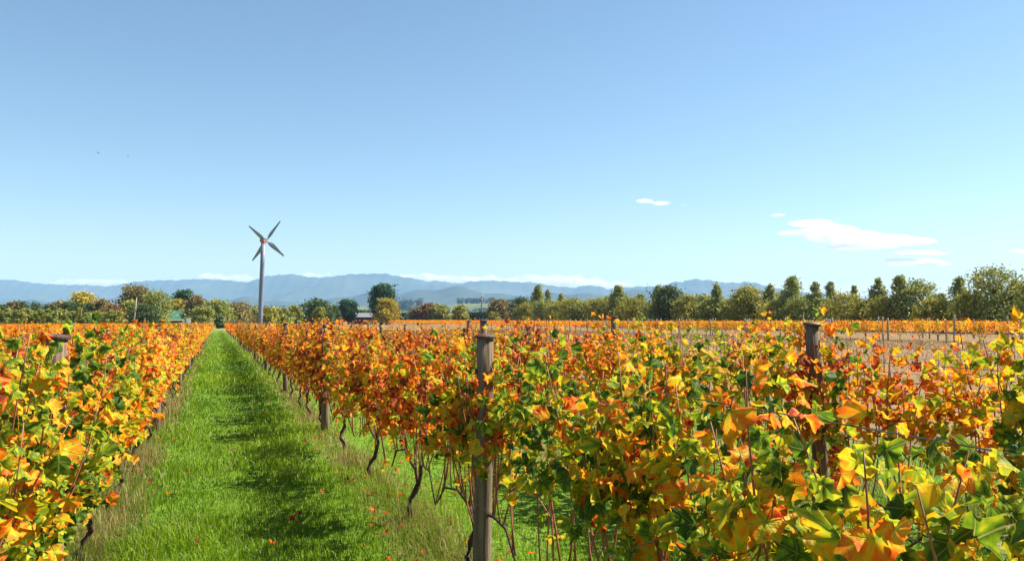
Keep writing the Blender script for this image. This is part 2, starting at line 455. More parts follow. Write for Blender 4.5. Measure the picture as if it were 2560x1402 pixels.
HILLTOP = [(-400, 775), (0, 778), (100, 772), (540, 772), (600, 768), (740, 770), (900, 764), (960, 762), (1060, 765), (1130, 760), (1160, 757), (1330, 757), (1420, 765), (1800, 770), (2700, 772)]
def hills():
    D0, DR, D1 = 1900.0, 2700.0, 3900.0
    pxs = np.linspace(-300, 2800, 240); us = np.concatenate([np.linspace(0, 1, 26), np.linspace(1.1, 2, 8)])
    P, U = np.meshgrid(pxs, us)
    D = np.where(U <= 1, D0 + (DR - D0) * U, DR + (D1 - DR) * (U - 1))
    lat = (P - CX) / F * DR * (0.7 + 0.3 * np.minimum(U, 1))
    top = (HOR - np.interp(P, [a for a, b in HILLTOP], [b for a, b in HILLTOP])) / F * DR
    s = np.clip(U, 0, 1); prof = np.where(U <= 1, 0.45 * s + 0.55 * np.clip((s - 0.45) / 0.3, 0, 1) ** 1.5, np.clip(2 - U, 0, 1) ** 0.5)
    h = top * np.minimum(prof, 1) + 1.2 * fbm(lat / 200, D / 200, 5, 3) * s - 2
    x = lat * RT.x + D * FW.x; y = lat * RT.y + D * FW.y
    n = len(pxs); i = (np.arange(len(us) - 1)[:, None] * n + np.arange(n - 1)[None, :]).ravel()
    mat = noise_mat('far_pasture', (0.06, 0.09, 0.04), (0.16, 0.18, 0.08), 0.006, 0.95, 0, detail=4, spec=0.05)
    o = link('hills', np_mesh('hills', np.stack([x.ravel(), y.ravel(), h.ravel()], 1), np.stack([i, i + 1, i + n + 1, i + n], 1), mat, smooth=True))
    tag(o, kind='structure')
hills()

# ---------------------------------------------------------------- foliage made of leaf-clump faces
def quads(centres, sizes, cols, flat_bias=0.0, r=rng):
    """random oriented quads: centres (N,3), sizes (N,), cols (N,3)"""
    n = len(centres)
    a = r.normal(size=(n, 3)); a[:, 2] *= (1 - flat_bias); a /= np.linalg.norm(a, axis=1)[:, None]
    b = r.normal(size=(n, 3)); b -= a * (a * b).sum(1)[:, None]; b /= np.linalg.norm(b, axis=1)[:, None]
    s = sizes[:, None]
    w = s * r.uniform(0.45, 0.8, size=(n, 1))
    v = np.stack([centres - a * s, centres + b * w - a * s * r.uniform(-.3, .3, (n, 1)), centres + a * s, centres - b * w + a * s * r.uniform(-.3, .3, (n, 1))], 1)
    f = np.arange(n * 4).reshape(n, 4)
    return v.reshape(-1, 3), f, np.repeat(cols, 4, axis=0)

KINDS = {   # crown profile, base colour, colour spread, second colour, share of it, clump density, gap
    'cone':    dict(c=(0.110, 0.135, 0.036), c2=(0.215, 0.210, 0.055), prof='cone', lo=0.10, thin=0.30),
    'feather': dict(c=(0.125, 0.145, 0.055), c2=(0.230, 0.220, 0.085), prof='cone', lo=0.12, thin=0.55),
    'olive':   dict(c=(0.115, 0.120, 0.024), c2=(0.205, 0.180, 0.030), prof='egg', lo=0.06, thin=0.2),
    'dark':    dict(c=(0.030, 0.050, 0.020), c2=(0.070, 0.092, 0.030), prof='egg', lo=0.04, thin=0.15),
    'pine':    dict(c=(0.020, 0.045, 0.026), c2=(0.045, 0.085, 0.036), prof='umb', lo=0.16, thin=0.3),
    'round':   dict(c=(0.100, 0.122, 0.030), c2=(0.200, 0.190, 0.045), prof='egg', lo=0.10, thin=0.2),
    'brown':   dict(c=(0.095, 0.080, 0.030), c2=(0.155, 0.120, 0.048), prof='egg', lo=0.10, thin=0.3),
    'gold':    dict(c=(0.180, 0.150, 0.022), c2=(0.270, 0.200, 0.026), prof='egg', lo=0.08, thin=0.2),
    'rust':    dict(c=(0.110, 0.062, 0.026), c2=(0.150, 0.086, 0.034), prof='egg', lo=0.04, thin=0.25),
}
def tree(name, kind, loc, h, rad, label, group=None, n_cl=70, per=30, leaf=0.2, seed=0, cat='tree', trunk=True):
    k = KINDS[kind]; r = np.random.default_rng(seed + 100)
    n_cl = int(min(max(n_cl * 1.25, rad * h * 4.8), 260)); leaf *= 1.12
    root = empty(name, loc); tag(root, label, cat, group)
    z = r.uniform(k['lo'], 1.0, n_cl) ** (0.85)
    if k['prof'] == 'cone':
        pr = np.where(z < 0.22, 0.85 + 0.7 * z, (1.04 - z) / 0.82) ** 1.05
    elif k['prof'] == 'umb':
        pr = np.where(z < 0.45, 0.35 + 0.9 * z, np.sqrt(np.clip(1.02 - ((z - 0.62) / 0.42) ** 2, 0.05, 1)))
    else:
        pr = np.sqrt(np.clip(1.0 - ((z - 0.45) / 0.58) ** 2, 0.04, 1))
    ang = r.uniform(0, 2 * math.pi, n_cl)
    lob = 1 + 0.22 * np.sin(3 * ang + seed) * np.sin(5 * z + seed * 1.7) + r.uniform(-0.28, 0.28, n_cl)
    rr = rad * pr * lob * np.sqrt(r.uniform(0.12, 1.0, n_cl))
    lean = r.normal(size=2) * 0.04 * h
    cen = np.stack([rr * np.cos(ang) + lean[0] * z, rr * np.sin(ang) + lean[1] * z, z * h * 0.97], 1)
    # a few outlying sprays that break the outline
    m = max(5, n_cl // 5)
    j = r.integers(0, n_cl, m)
    ext = cen[j].copy(); ext[:, :2] *= r.uniform(1.15, 1.6, (m, 1)); ext[:, 2] += r.uniform(-0.02, 0.08, m) * h
    cen = np.concatenate([cen, ext])
    cnt = np.concatenate([np.full(n_cl, per), np.full(m, per // 3)])
    idx = np.repeat(np.arange(len(cen)), cnt)
    sig = rad * (0.19 if k['prof'] != 'cone' else 0.15) * r.uniform(0.7, 1.25, len(cen))
    if k['prof'] == 'cone': sig *= np.clip(1.5 - cen[:, 2] / h, 0.5, 1.2)
    pts = cen[idx] + r.normal(size=(len(idx), 3)) * np.stack([sig[idx], sig[idx], sig[idx] * 0.62], 1)
    pts[:, 2] = np.clip(pts[:, 2], h * k['lo'] * 0.3, None)
    mixv = r.beta(1.1, 1.6, len(cen))[idx][:, None]
    c = 2.0 * np.array(k['c']) * (1 - mixv) + 2.0 * np.array(k['c2']) * mixv
    c = c * r.uniform(0.72, 1.3, (len(idx), 1)) * r.uniform(0.8, 1.2, len(cen))[idx][:, None]
    s = leaf * r.uniform(0.55, 1.25, len(idx))
    v, f, cc = quads(pts, s, np.clip(c, 0, 0.6), 0.15, r)
    crown = link('crown', np_mesh(name + '_crown', v, f, M['foliage'], cc), root)
    mb = MB(); rb = max(0.06, 0.028 * h)
    tp = [Vector((lean[0] * t + 0.03 * h * math.sin(3 * t + seed) * t, lean[1] * t, h * 0.9 * t - (0.3 if t == 0 else 0))) for t in (0, 0.15, 0.35, 0.6, 0.85, 1.0)]
    mb.tube(tp, [rb * 1.25, rb, rb * 0.8, rb * 0.5, rb * 0.22, rb * 0.08], 7, jit=0.1)
    for q in range(9):
        e = Vector(cen[r.integers(0, n_cl)]); t0 = min(0.85, max(0.14, e.z / h * 0.75)); a = Vector((lean[0] * t0, lean[1] * t0, h * 0.9 * t0))
        mid = (a + e) * 0.5 + Vector((0, 0, 0.04 * h))
        mb.tube([a, mid, e], [rb * 0.42, rb * 0.28, rb * 0.08], 5)
    mb.build('trunk', M['tree_bark'], root, smooth=True)
    return root

# --- windbreak on the right, parallel to the rows, about 98 m to the side
def wb_depth(px, off=0.0):
    a = YAW + math.atan((px - CX) / F)
    return (98.0 + off) / math.sin(a) * math.cos(math.atan((px - CX) / F))
LOOK = {'cone': 'dense olive green conical', 'feather': 'thin feathery grey green', 'olive': 'bushy yellow olive', 'dark': 'dark green bushy',
        'pine': 'dark conifer', 'round': 'rounded green', 'brown': 'brownish rounded', 'gold': 'golden yellow', 'rust': 'rusty brown'}
WB = [(2600, 690, 70, 'round', 0), (2545, 700, 52, 'cone', 3), (2488, 671, 68, 'round', 0), (2395, 694, 50, 'cone', 2), (2425, 735, 40, 'olive', -1), (2305, 703, 48, 'round', 4), (2355, 735, 40, 'feather', 3),
      (2258, 685, 48, 'cone', 0), (2195, 696, 46, 'feather', 2), (2200, 745, 40, 'olive', -2), (2138, 712, 26, 'feather', 5), (2110, 738, 55, 'olive', -1), (2082, 702, 34, 'feather', 4),
      (2035, 702, 40, 'feather', 2), (2040, 745, 46, 'cone', 0), (1968, 690, 62, 'cone', 0), (1925, 712, 40, 'feather', 5), (1880, 717, 44, 'olive', 1), (1838, 742, 34, 'round', 3), (1795, 711, 34, 'cone', 1),
      (1758, 738, 36, 'olive', 4), (1722, 740, 34, 'olive', 0), (1676, 716, 40, 'dark', 1), (1642, 713, 34, 'feather', 5), (1640, 752, 42, 'cone', -1), (1604, 735, 32, 'cone', 3), (1580, 748, 40, 'olive', -1),
      (1545, 715, 44, 'cone', 2), (1505, 748, 36, 'olive', 0), (1470, 750, 34, 'round', 2), (1432, 748, 36, 'olive', 0), (1403, 734, 28, 'cone', 4), (1374, 724, 22, 'feather', 2), (1338, 712, 32, 'cone', 1),
      (1300, 744, 28, 'dark', 0), (1318, 760, 26, 'olive', -3)]
WB += [(2522, 738, 44, 'round', 2), (2446, 726, 44, 'feather', 3), (2330, 748, 44, 'olive', -1), (2228, 748, 38, 'round', 3), (2165, 754, 36, 'olive', 1), (2062, 752, 34, 'olive', 2), (2000, 746, 40, 'round', -1),
       (1940, 752, 38, 'olive', -2), (1858, 748, 34, 'olive', 0), (1816, 750, 32, 'cone', 3), (1778, 750, 34, 'round', 0), (1695, 745, 34, 'olive', 3), (1562, 744, 36, 'round', 3), (1525, 742, 30, 'olive', 3), (1450, 756, 32, 'olive', 1), (1388, 756, 28, 'olive', -1), (1355, 752, 26, 'round', -1)]
WB.sort(key=lambda t: -t[0])
for i, (px, py, hw, kind, off) in enumerate(WB):
    d = wb_depth(px, off)
    p = spot(px, d); h = zof(py, d) - p.z
    tree('windbreak_tree', kind, p, h, hw / F * d * 0.95, f'{LOOK[kind]} tree, {words(i + 1)} from the right end of the windbreak', 'trees of the windbreak beyond the far vines',
         n_cl=80, per=34, leaf=0.17 if d < 150 else 0.22, seed=i)

# --- trees and shrubs of the centre and left, each at its own distance
TREES = [
    ('conifer_tree', 'pine', 952, 711, 27, 300, 'tall dark pine standing alone behind a pale willow'),
    ('willow_tree', 'gold', 966, 748, 24, 270, 'pale yellow-green willow in front of the lone tall pine'),
    ('conifer_tree', 'pine', 873, 751, 22, 300, 'small dark pine beside the long dark shed'),
    ('conifer_tree', 'dark', 836, 763, 12, 290, 'narrow dark conifer beside the grey roof'),
    ('conifer_tree', 'dark', 792, 753, 36, 260, 'wide black-green conifer left of the grey roof'),
    ('shrub', 'olive', 800, 769, 14, 240, 'light green shrub in front of the wide black-green conifer'),
    ('shrub', 'round', 736, 766, 18, 230, 'grey-green shrub at the edge of the wide dark conifer'),
    ('shrub', 'round', 702, 772, 22, 215, 'low green shrub second to the right of the wind machine tower'),
    ('shrub', 'olive', 670, 770, 22, 210, 'green shrub just to the right of the wind machine tower'),
    ('shrub', 'round', 632, 768, 22, 215, 'dark green shrub just to the left of the wind machine tower'),
    ('broadleaf_tree', 'brown', 600, 758, 30, 205, 'low spreading tree with brown twiggy top at the aisle end'),
    ('broadleaf_tree', 'round', 543, 752, 34, 185, 'round yellow-green tree at the head of the grass aisle'),
    ('broadleaf_tree', 'dark', 552, 790, 10, 176, 'small dark bush closing the end of the grass aisle'),
    ('broadleaf_tree', 'brown', 490, 741, 26, 190, 'olive-brown tree beside the green-roofed barn'),
    ('broadleaf_tree', 'round', 508, 768, 26, 180, 'low green tree in front of the olive-brown tree'),
    ('conifer_tree', 'pine', 457, 726, 24, 245, 'dark round-headed pine rising behind the green-roofed barn'),
    ('broadleaf_tree', 'gold', 440, 748, 20, 225, 'small golden tree behind the green roof'),
    ('broadleaf_tree', 'round', 394, 728, 32, 180, 'pale green tree overhanging the green-roofed barn'),
    ('broadleaf_tree', 'brown', 342, 716, 40, 182, 'tallest brown-tinged tree behind the utility pole'),
    ('broadleaf_tree', 'round', 362, 738, 42, 188, 'broad green tree between the utility pole and the barn'),
    ('broadleaf_tree', 'round', 318, 752, 26, 174, 'low green tree left of the utility pole'),
    ('broadleaf_tree', 'dark', 372, 762, 32, 172, 'dark green tree right of the utility pole'),
    ('shrub', 'rust', 288, 762, 20, 165, 'rusty orange shrub at the end of the green hedge'),
    ('broadleaf_tree', 'brown', 262, 748, 22, 200, 'small brown-topped tree behind the rusty shrub'),
    ('broadleaf_tree', 'gold', 202, 733, 34, 195, 'yellow-green domed tree rising over the dark hedge'),
    ('shrub', 'olive', 409, 794, 7, 160, 'tiny yellow-green bush before the barn'),
    ('shrub', 'olive', 307, 793, 8, 160, 'tiny yellow-green bush at the foot of the rusty shrub'),
    ('shrub', 'rust', 1072, 760, 24, 330, 'reddish brown shrub in the low clump right of the lone pine'),
    ('shrub', 'round', 1100, 764, 22, 325, 'green shrub in the low clump between pine and far wind machine'),
    ('shrub', 'olive', 1150, 765, 18, 320, 'olive shrub beside the far wind machine'),
    ('shrub', 'brown', 1044, 770, 18, 335, 'leftmost brown shrub of the low clump'),
    ('broadleaf_tree', 'brown', 1250, 750, 26, 300, 'dark brownish round tree at the left end of the windbreak'),
    ('shrub', 'olive', 1235, 782, 14, 280, 'low olive bush under the brownish round tree'),
]
for i, (nm, kind, px, py, hw, d, lab) in enumerate(TREES):
    p = spot(px, d); h = zof(py, d) - p.z
    tree(nm, kind, p, h, hw / F * d, lab, None, n_cl=70 if hw > 15 else 26, per=32, leaf=0.0013 * d, seed=50 + i, cat='shrub' if nm == 'shrub' else 'tree')

# row of dark shelter trees and a lighter orchard row on the far left
for i, px in enumerate(range(-20, 275, 27)):
    d = 172 + 2 * math.sin(i * 2.1); p = spot(px, d)
    kind = ['dark', 'dark', 'brown', 'dark'][i % 4]
    tree('shelter_tree', kind, p, zof(757 + 5 * math.sin(i * 1.7), d) - p.z, 20 / F * d, f'{["dark green", "blackish green", "brown-tinged", "deep green"][i % 4]} shelterbelt tree, {words(i + 1)} from the left picture edge',
         'shelterbelt trees behind the orchard bushes', n_cl=60, per=28, leaf=0.22, seed=200 + i)
for i, px in enumerate(range(-8, 300, 16)):
    d = 156 + 1.5 * math.sin(i * 1.3); p = spot(px, d)
    tree('orchard_bush', ['round', 'olive', 'round'][i % 3], p, zof(774 + 3 * math.sin(i * 2.3) + (4 if px > 215 else 0), d) - p.z, 12 / F * d,
         f'light green orchard bush, {words(i + 1)} along the row from the left edge', 'orchard bushes in a row before the shelterbelt', n_cl=34, per=26, leaf=0.16, seed=300 + i, cat='bush')

# clipped dark hedges
def hedge(px0, px1, d0, d1, py, thick, label, seed):
    r = np.random.default_rng(seed)
    a, b = spot(px0, d0), spot(px1, d1); mid = (a + b) / 2
    L = (b - a).length; h = zof(py, (d0 + d1) / 2) - mid.z
    root = empty('hedge', mid, math.atan2(b.y - a.y, b.x - a.x)); tag(root, label, 'hedge')
    n = int(L * 130)
    pts = np.stack([r.uniform(-L / 2, L / 2, n), r.uniform(-thick / 2, thick / 2, n), r.uniform(0.1, 1, n) ** 0.7 * h * r.uniform(0.94, 1.03, n)], 1)
    c = np.array((0.022, 0.034, 0.016)) * r.uniform(0.6, 1.6, (n, 1))
    v, f, cc = quads(pts, r.uniform(0.18, 0.42, n), c, 0.1, r)
    link('foliage', np_mesh('hedge_foliage', v, f, M['foliage'], cc), root)
    mb = MB()
    for q in range(int(L / 2.5)): 
        x = -L / 2 + 1.2 + q * 2.5
        mb.tube([(x, 0, -0.2), (x + 0.1, 0.05, h * 0.5), (x, 0, h * 0.85)], [0.12, 0.09, 0.03], 5)
    mb.build('stems', M['tree_bark'], root)
hedge(985, 1050, 345, 345, 781, 2.5, 'clipped black-green hedge right of the pale willow', 1)
hedge(1165, 1290, 345, 320, 780, 2.5, 'clipped dark hedge behind the far wind machine', 2)
hedge(900, 945, 330, 330, 775, 2.5, 'dark hedge block left of the lone tall pine', 3)
hedge(690, 770, 250, 250, 779, 2.5, 'dark hedge behind shrubs right of the wind machine tower', 4)

# distant woods on the terraces: masses nobody could count
def woods():
    r = np.random.default_rng(11); V = []; FA = []; C = []; off = 0
    segs = [(560, 760, 763, 770, 2720, 30), (925, 1060, 742, 775, 2300, 60), (1050, 1150, 764, 772, 2650, 25), (1143, 1238, 744, 757, 2740, 40), (1255, 1300, 748, 757, 2740, 20),
            (40, 120, 752, 772, 2600, 30), (380, 560, 760, 770, 2600, 40), (1330, 1900, 752, 766, 2700, 60), (1900, 2560, 750, 766, 2700, 60), (930, 1300, 768, 782, 1950, 70), (560, 900, 772, 782, 1900, 60)]
    for (p0, p1, yt, yb, d, n) in segs:
        for q in range(n):
            px = r.uniform(p0, p1); top = yt + abs(r.normal()) * (yb - yt) * 0.35
            lat = (px - CX) / F * d; dd = d + r.uniform(-20, 20); w = r.uniform(5, 9)
            zt = zof(top, d); zb = zof(yb, d) - 4
            m = 60
            pt = np.stack([r.normal(size=m) * w * 0.5, r.normal(size=m) * w * 0.5, r.uniform(0, 1, m) ** 0.7 * (zt - zb) + zb], 1)
            x, y = flat(lat, dd); pt[:, 0] += x; pt[:, 1] += y
            c = np.array((0.035, 0.055, 0.02)) * r.uniform(0.6, 1.5, (m, 1))
            v, f, cc = quads(pt, r.uniform(1.2, 2.6, m), c, 0.1, r)
            V.append(v); FA.append(f + off); C.append(cc); off += len(v)
    o = link('woodland', np_mesh('woodland', np.concatenate(V), np.concatenate(FA), M['foliage'], np.concatenate(C)))
    tag(o, 'far blue-green woods along the valley terraces below the mountains', 'woodland', kind='stuff')
woods()

# ---------------------------------------------------------------- buildings
M['roof_green'] = noise_mat('green_roof_iron', (0.045, 0.14, 0.085), (0.065, 0.18, 0.115), 1.5, 0.4, 0.05, (1, 1, 1))
M['wall_green'] = noise_mat('dark_green_boards', (0.05, 0.08, 0.065), (0.08, 0.12, 0.10), 3, 0.7, 0.1, (1, 1, 6))
M['roof_grey'] = noise_mat('grey_roof_iron', (0.16, 0.165, 0.18), (0.21, 0.215, 0.23), 1.5, 0.45, 0.05)
M['wall_dark'] = noise_mat('dark_boards', (0.04, 0.035, 0.035), (0.07, 0.06, 0.06), 3, 0.8, 0.1, (1, 1, 6))
M['wall_pale'] = noise_mat('pale_boards', (0.45, 0.43, 0.40), (0.55, 0.53, 0.50), 2, 0.7, 0.05, (1, 1, 6))
def shed(px, d, w, dep, wall_h, roof_h, rz, roof, wall, label, name='barn', door=True, ribs=14):
    p = spot(px, d); root = empty(name, p, rz); tag(root, label, name)
    mb = MB(); W, D = w / 2, dep / 2
    mb.poly([(-W, -D, -0.3), (W, -D, -0.3), (W, D, -0.3), (-W, D, -0.3), (-W, -D, wall_h), (W, -D, wall_h), (W, D, wall_h), (-W, D, wall_h), (-W, 0, wall_h + roof_h), (W, 0, wall_h + roof_h)],
            [(0, 1, 5, 4), (2, 3, 7, 6), (1, 2, 6, 9, 5), (3, 0, 4, 8, 7)]).build('wall', wall, root)
    e = 0.35; s = roof_h / D
    rb = MB()
    for sg in (-1, 1):
        a = [(-W - e, sg * (D + e), wall_h - s * e), (W + e, sg * (D + e), wall_h - s * e), (W + e, 0, wall_h + roof_h), (-W - e, 0, wall_h + roof_h)]
        rb.poly([(x, y, z + 0.02) for x, y, z in a] + [(x, y, z + 0.12) for x, y, z in a], [(0, 1, 2, 3), (7, 6, 5, 4), (0, 4, 5, 1), (1, 5, 6, 2), (2, 6, 7, 3), (3, 7, 4, 0)])
    ro = rb.build('roof', roof, root)
    MB().tube([(-W - e, 0, wall_h + roof_h + 0.14), (W + e, 0, wall_h + roof_h + 0.14)], 0.12, 8).build('ridge_cap', roof, ro)
    for q in range(ribs):
        x = -W + (q + 0.5) * w / ribs
        b = MB()
        for sg in (-1, 1): b.tube([(x, sg * (D + e), wall_h - s * e + 0.13), (x, 0, wall_h + roof_h + 0.13)], 0.035, 4)
        b.build('roof_rib', roof, ro)
    MB().tube([(-W - e, -D - e - 0.07, wall_h - s * e), (W + e, -D - e - 0.07, wall_h - s * e)], 0.08, 8).build('gutter', M['white'], root)
    if door:
        dr = MB().box((0.15 * w, -D - 0.03, 1.0), (min(2.4, w * 0.3), 0.06, 2.0)).build('door', M['wall_dark'], root)
        MB().tube([(0.15 * w + 0.4, -D - 0.1, 0.95), (0.15 * w + 0.4, -D - 0.1, 1.2)], 0.03, 6).build('handle', M['wire'], dr)
        wnd = MB().box((-0.25 * w, -D - 0.025, 1.5), (1.2, 0.05, 0.9)).build('window', M['wire'], root)
        MB().box((-0.25 * w, -D - 0.045, 1.02), (1.4, 0.09, 0.06)).build('sill', M['white'], wnd)
    return root
shed(434, 200, 6.5, 7, 2.0, 2.2, -YAW + 0.12, M['roof_green'], M['wall_green'], 'green-roofed barn half hidden between the trees')
shed(822, 315, 7, 7, 3.0, 2.0, -YAW - 0.2, M['roof_grey'], M['wall_dark'], 'dark shed with pale grey roof beside the wide black-green conifer', 'shed')
shed(905, 318, 11, 8, 3.0, 1.4, -YAW + 0.25, M['roof_grey'], M['wall_dark'], 'long black-walled shed between the two dark pines', 'shed')
shed(2165, wb_depth(2165, 14), 5, 4, 2.4, 0.9, -YAW - 0.3, M['roof_grey'], M['wall_pale'], 'pale grey shed glimpsed between windbreak trees', 'shed')
shed(2460, wb_depth(2460, 13), 8, 4, 1.6, 0.7, -YAW - 0.3, M['roof_grey'], M['wall_pale'], 'pale low shed behind the largest windbreak tree at the right', 'shed')
p = spot(472, 172); r_ = empty('brick_chimney', p); tag(r_, 'whitewashed chimney stack standing beside the barn', 'chimney')
MB().box((0, 0, 0.9), (0.9, 0.9, 2.6)).build('stack', M['white'], r_)
MB().box((0, 0, 2.27), (1.06, 1.06, 0.14)).build('coping', M['white'], r_)

# utility pole and a leaning stake
p = spot(338, 150); hgt = zof(745, 150) - p.z; lean = -0.33
r_ = empty('utility_pole', p); tag(r_, 'thin pale utility pole standing in front of the tall brown-tinged tree', 'pole')
MB().tube([(lean, 0, -0.4), (0.02, 0, hgt * 0.55), (0.25, 0, hgt)], [0.16, 0.13, 0.09], 8).build('shaft', M['greywood'], r_, smooth=True)
MB().box((0.08, -0.12, hgt * 0.62), (0.3, 0.12, 0.5)).build('meter_box', M['greywood'], r_)
MB().tube([(0.25, -0.02, hgt), (0.25, -0.02, hgt + 0.18)], 0.045, 6).build('insulator', M['white'], r_)
p = spot(366, 152)
r_ = empty('leaning_stake', p); tag(r_, 'short pale stake leaning under the tree right of the utility pole', 'stake')
MB().tube([(0.35, 0, 0), (-0.25, 0, zof(794, 152) - p.z)], [0.08, 0.06], 8).build('shaft', M['greywood'], r_)

# ---------------------------------------------------------------- frost fans
def frost_fan(px, d, top_py, base_r, top_r, lean, axis_yaw, axis_tilt, spin, blade_len, label, n_bl=4, pale=False):
    p = spot(px, d); hub_z = zof(top_py, d) - p.z
    root = empty('wind_machine', p, -YAW); tag(root, label, 'wind machine')
    tw = MB()
    tw.tube([(lean * t, 0, -0.5 if t == 0 else hub_z * t * 0.965) for t in (0, 0.25, 0.5, 0.75, 1)], [base_r + (top_r - base_r) * t for t in (0, 0.25, 0.5, 0.75, 1)], 20)
    t_o = tw.build('tower', M['tower'], root, smooth=False)
    for pl in t_o.data.polygons: pl.use_smooth = len(pl.vertices) == 4
    MB().tube([(0, 0, -0.1), (0, 0, 0.12)], base_r * 1.5, 16).build('base_flange', M['tower'], t_o)
    ax = Vector((math.sin(axis_yaw) * math.cos(axis_tilt), math.cos(axis_yaw) * math.cos(axis_tilt), math.sin(axis_tilt)))
    top = Vector((lean, 0, hub_z))
    rot = ax.to_track_quat('Y', 'Z').to_matrix()
    nac = MB()
    s = 1.15
    nac.tube([top - ax * 0.32 * s, top - ax * 0.28 * s, top + ax * 0.26 * s, top + ax * 0.34 * s], [0.14 * s, 0.24 * s, 0.24 * s, 0.15 * s], 10)
    nac.tube([top - Vector((0, 0, 0.38 * s)), top - Vector((0, 0, 0.1 * s))], 0.20 * s, 12)
    nac.build('gearbox', M['nacelle'], root, smooth=False)
    hub = top + ax * 0.55 * s
    h_o = MB().tube([top + ax * 0.3 * s, hub - ax * 0.06, hub + ax * 0.10, hub + ax * 0.2], [0.09 * s, 0.12 * s, 0.12 * s, 0.04 * s], 10).build('hub', M['nacelle'], root)
    sx = rot @ Vector((1, 0, 0)); sz = rot @ Vector((0, 0, 1))
    prof = [(0.03, .06), (0.10, .10), (0.20, .24), (0.30, .30), (0.42, .27), (0.6, .20), (0.8, .135), (0.95, .10), (1.0, .05)]
    for k in range(n_bl):
        an = spin + 2 * math.pi * k / n_bl
        u = sx * math.cos(an) + sz * math.sin(an)
        w = (-sx * math.sin(an) + sz * math.cos(an))
        mb = MB(); vs = []
        for (t, c) in prof:
            tw_ = 0.5 - 0.35 * t
            cd = w * math.cos(tw_) + ax * math.sin(tw_); nd = -w * math.sin(tw_) + ax * math.cos(tw_)
            q = hub + u * t * blade_len; c2 = c * blade_len * 0.62
            th = 0.012 * blade_len * (1.15 - t)
            vs += [q + cd * c2 * 0.62, q + cd * c2 * 0.15 + nd * th, q - cd * c2 * 0.38, q + cd * c2 * 0.15 - nd * th]
        fs = []
        for i in range(len(prof) - 1):
            for j in range(4):
                j2 = (j + 1) % 4
                fs.append((i * 4 + j, i * 4 + j2, i * 4 + 4 + j2, i * 4 + 4 + j))
        fs += [(3, 2, 1, 0), tuple((len(prof) - 1) * 4 + j for j in range(4))]
        mb.poly(vs, fs).build('fan_blade', M['white'] if pale else M['blade_fan'], root)
    return root
FD = 88.0
frost_fan(650, FD, 601, 0.270, 0.245, 0.27, math.radians(13), math.radians(2), math.radians(51), 2.85, 'tall steel wind machine with four grey blades at the aisle')
frost_fan(1204, 340, 742, 0.36, 0.25, 0.0, math.radians(72), math.radians(-4), math.radians(90), 2.9, 'small far wind machine with white edge-on blades', 4, True)

# ---------------------------------------------------------------- trellis posts
ROWS = {'R1': 1.58, 'R2': 4.03, 'R3': 6.48}
for k in range(1, 13): ROWS[f'L{k}'] = -0.87 - 2.45 * (k - 1)
def row_words(r):
    n = int(r[1:])
    return ('row right of the aisle' if r[0] == 'R' else 'row left of the aisle') if n == 1 else f'{words(n)} row {"right" if r[0] == "R" else "left"} of the aisle'
def post_top(r, y): return 1.60 + 0.05 * math.sin(y * 1.7 + ROWS[r])
NEAR_POSTS = {'R1': [(4.66, 1.628, 0.055), (12.3, 1.645, 0.06)], 'R2': [(4.52, 1.70, 0.052), (11.95, 1.72, 0.058), (20.3, 1.68, 0.055)],
              'R3': [(4.3, 1.7, 0.06), (12.1, 1.785, 0.058), (20.5, 1.72, 0.055)], 'L1': [(5.2, 1.635, 0.060), (13.6, 1.60, 0.06)]}
CAPS = {}
def make_post(x, y, h, rad, label, group, lean=0.0, cap_r=None, clips=False, mat='wood', tilt=0.0, seed=0):
    z = terrain(y); root = empty('trellis_post', (x, y, z)); tag(root, label, 'post', group)
    random.seed(seed)
    mb = MB()
    pts = [(lean * (t - 1), 0.012 * math.sin(5 * t + seed), -0.3 if t == 0 else h * t) for t in (0, 0.2, 0.4, 0.6, 0.8, 1.0)]
    mb.tube(pts, [rad * 1.08, rad * 1.06, rad * 1.03, rad * 1.0, rad * 0.98, rad * 0.96], 14, jit=0.025)
    mb.build('shaft', M[mat], root, smooth=True)
    if cap_r:
        c = MB(); e = Matrix.Rotation(tilt, 3, 'Y') @ Matrix.Rotation(tilt * 0.5, 3, 'X')
        n = 18; rings = [(0.2, 0.018), (0.75, 0.013), (1.0, 0.004), (1.0, -0.004), (0.98, -0.012), (0.93, -0.008)]
        vs = []
        for (q, zz) in rings:
            for k in range(n):
                a = 2 * math.pi * k / n
                vs.append(e @ Vector((math.cos(a) * cap_r * q, math.sin(a) * cap_r * q * 0.96, zz)) + Vector((0, 0, h + 0.008)))
        fs = [tuple(range(n)), tuple(range((len(rings) - 1) * n, len(rings) * n))[::-1]]
        for i in range(len(rings) - 1):
            for k in range(n): fs.append((i * n + k, (i + 1) * n + k, (i + 1) * n + (k + 1) % n, i * n + (k + 1) % n))
        c.poly(vs, fs).build('cap', M['cap'], root)
    if clips:
        for zz in (0.55, 0.72, 0.95, 1.2, 1.42):
            MB().box((-rad * 1.02, 0.0, zz), (0.016, 0.03, 0.03)).build('wire_clip', M['staple'], root)
    return root
RX = {r: ROWS[r] for r in ROWS}
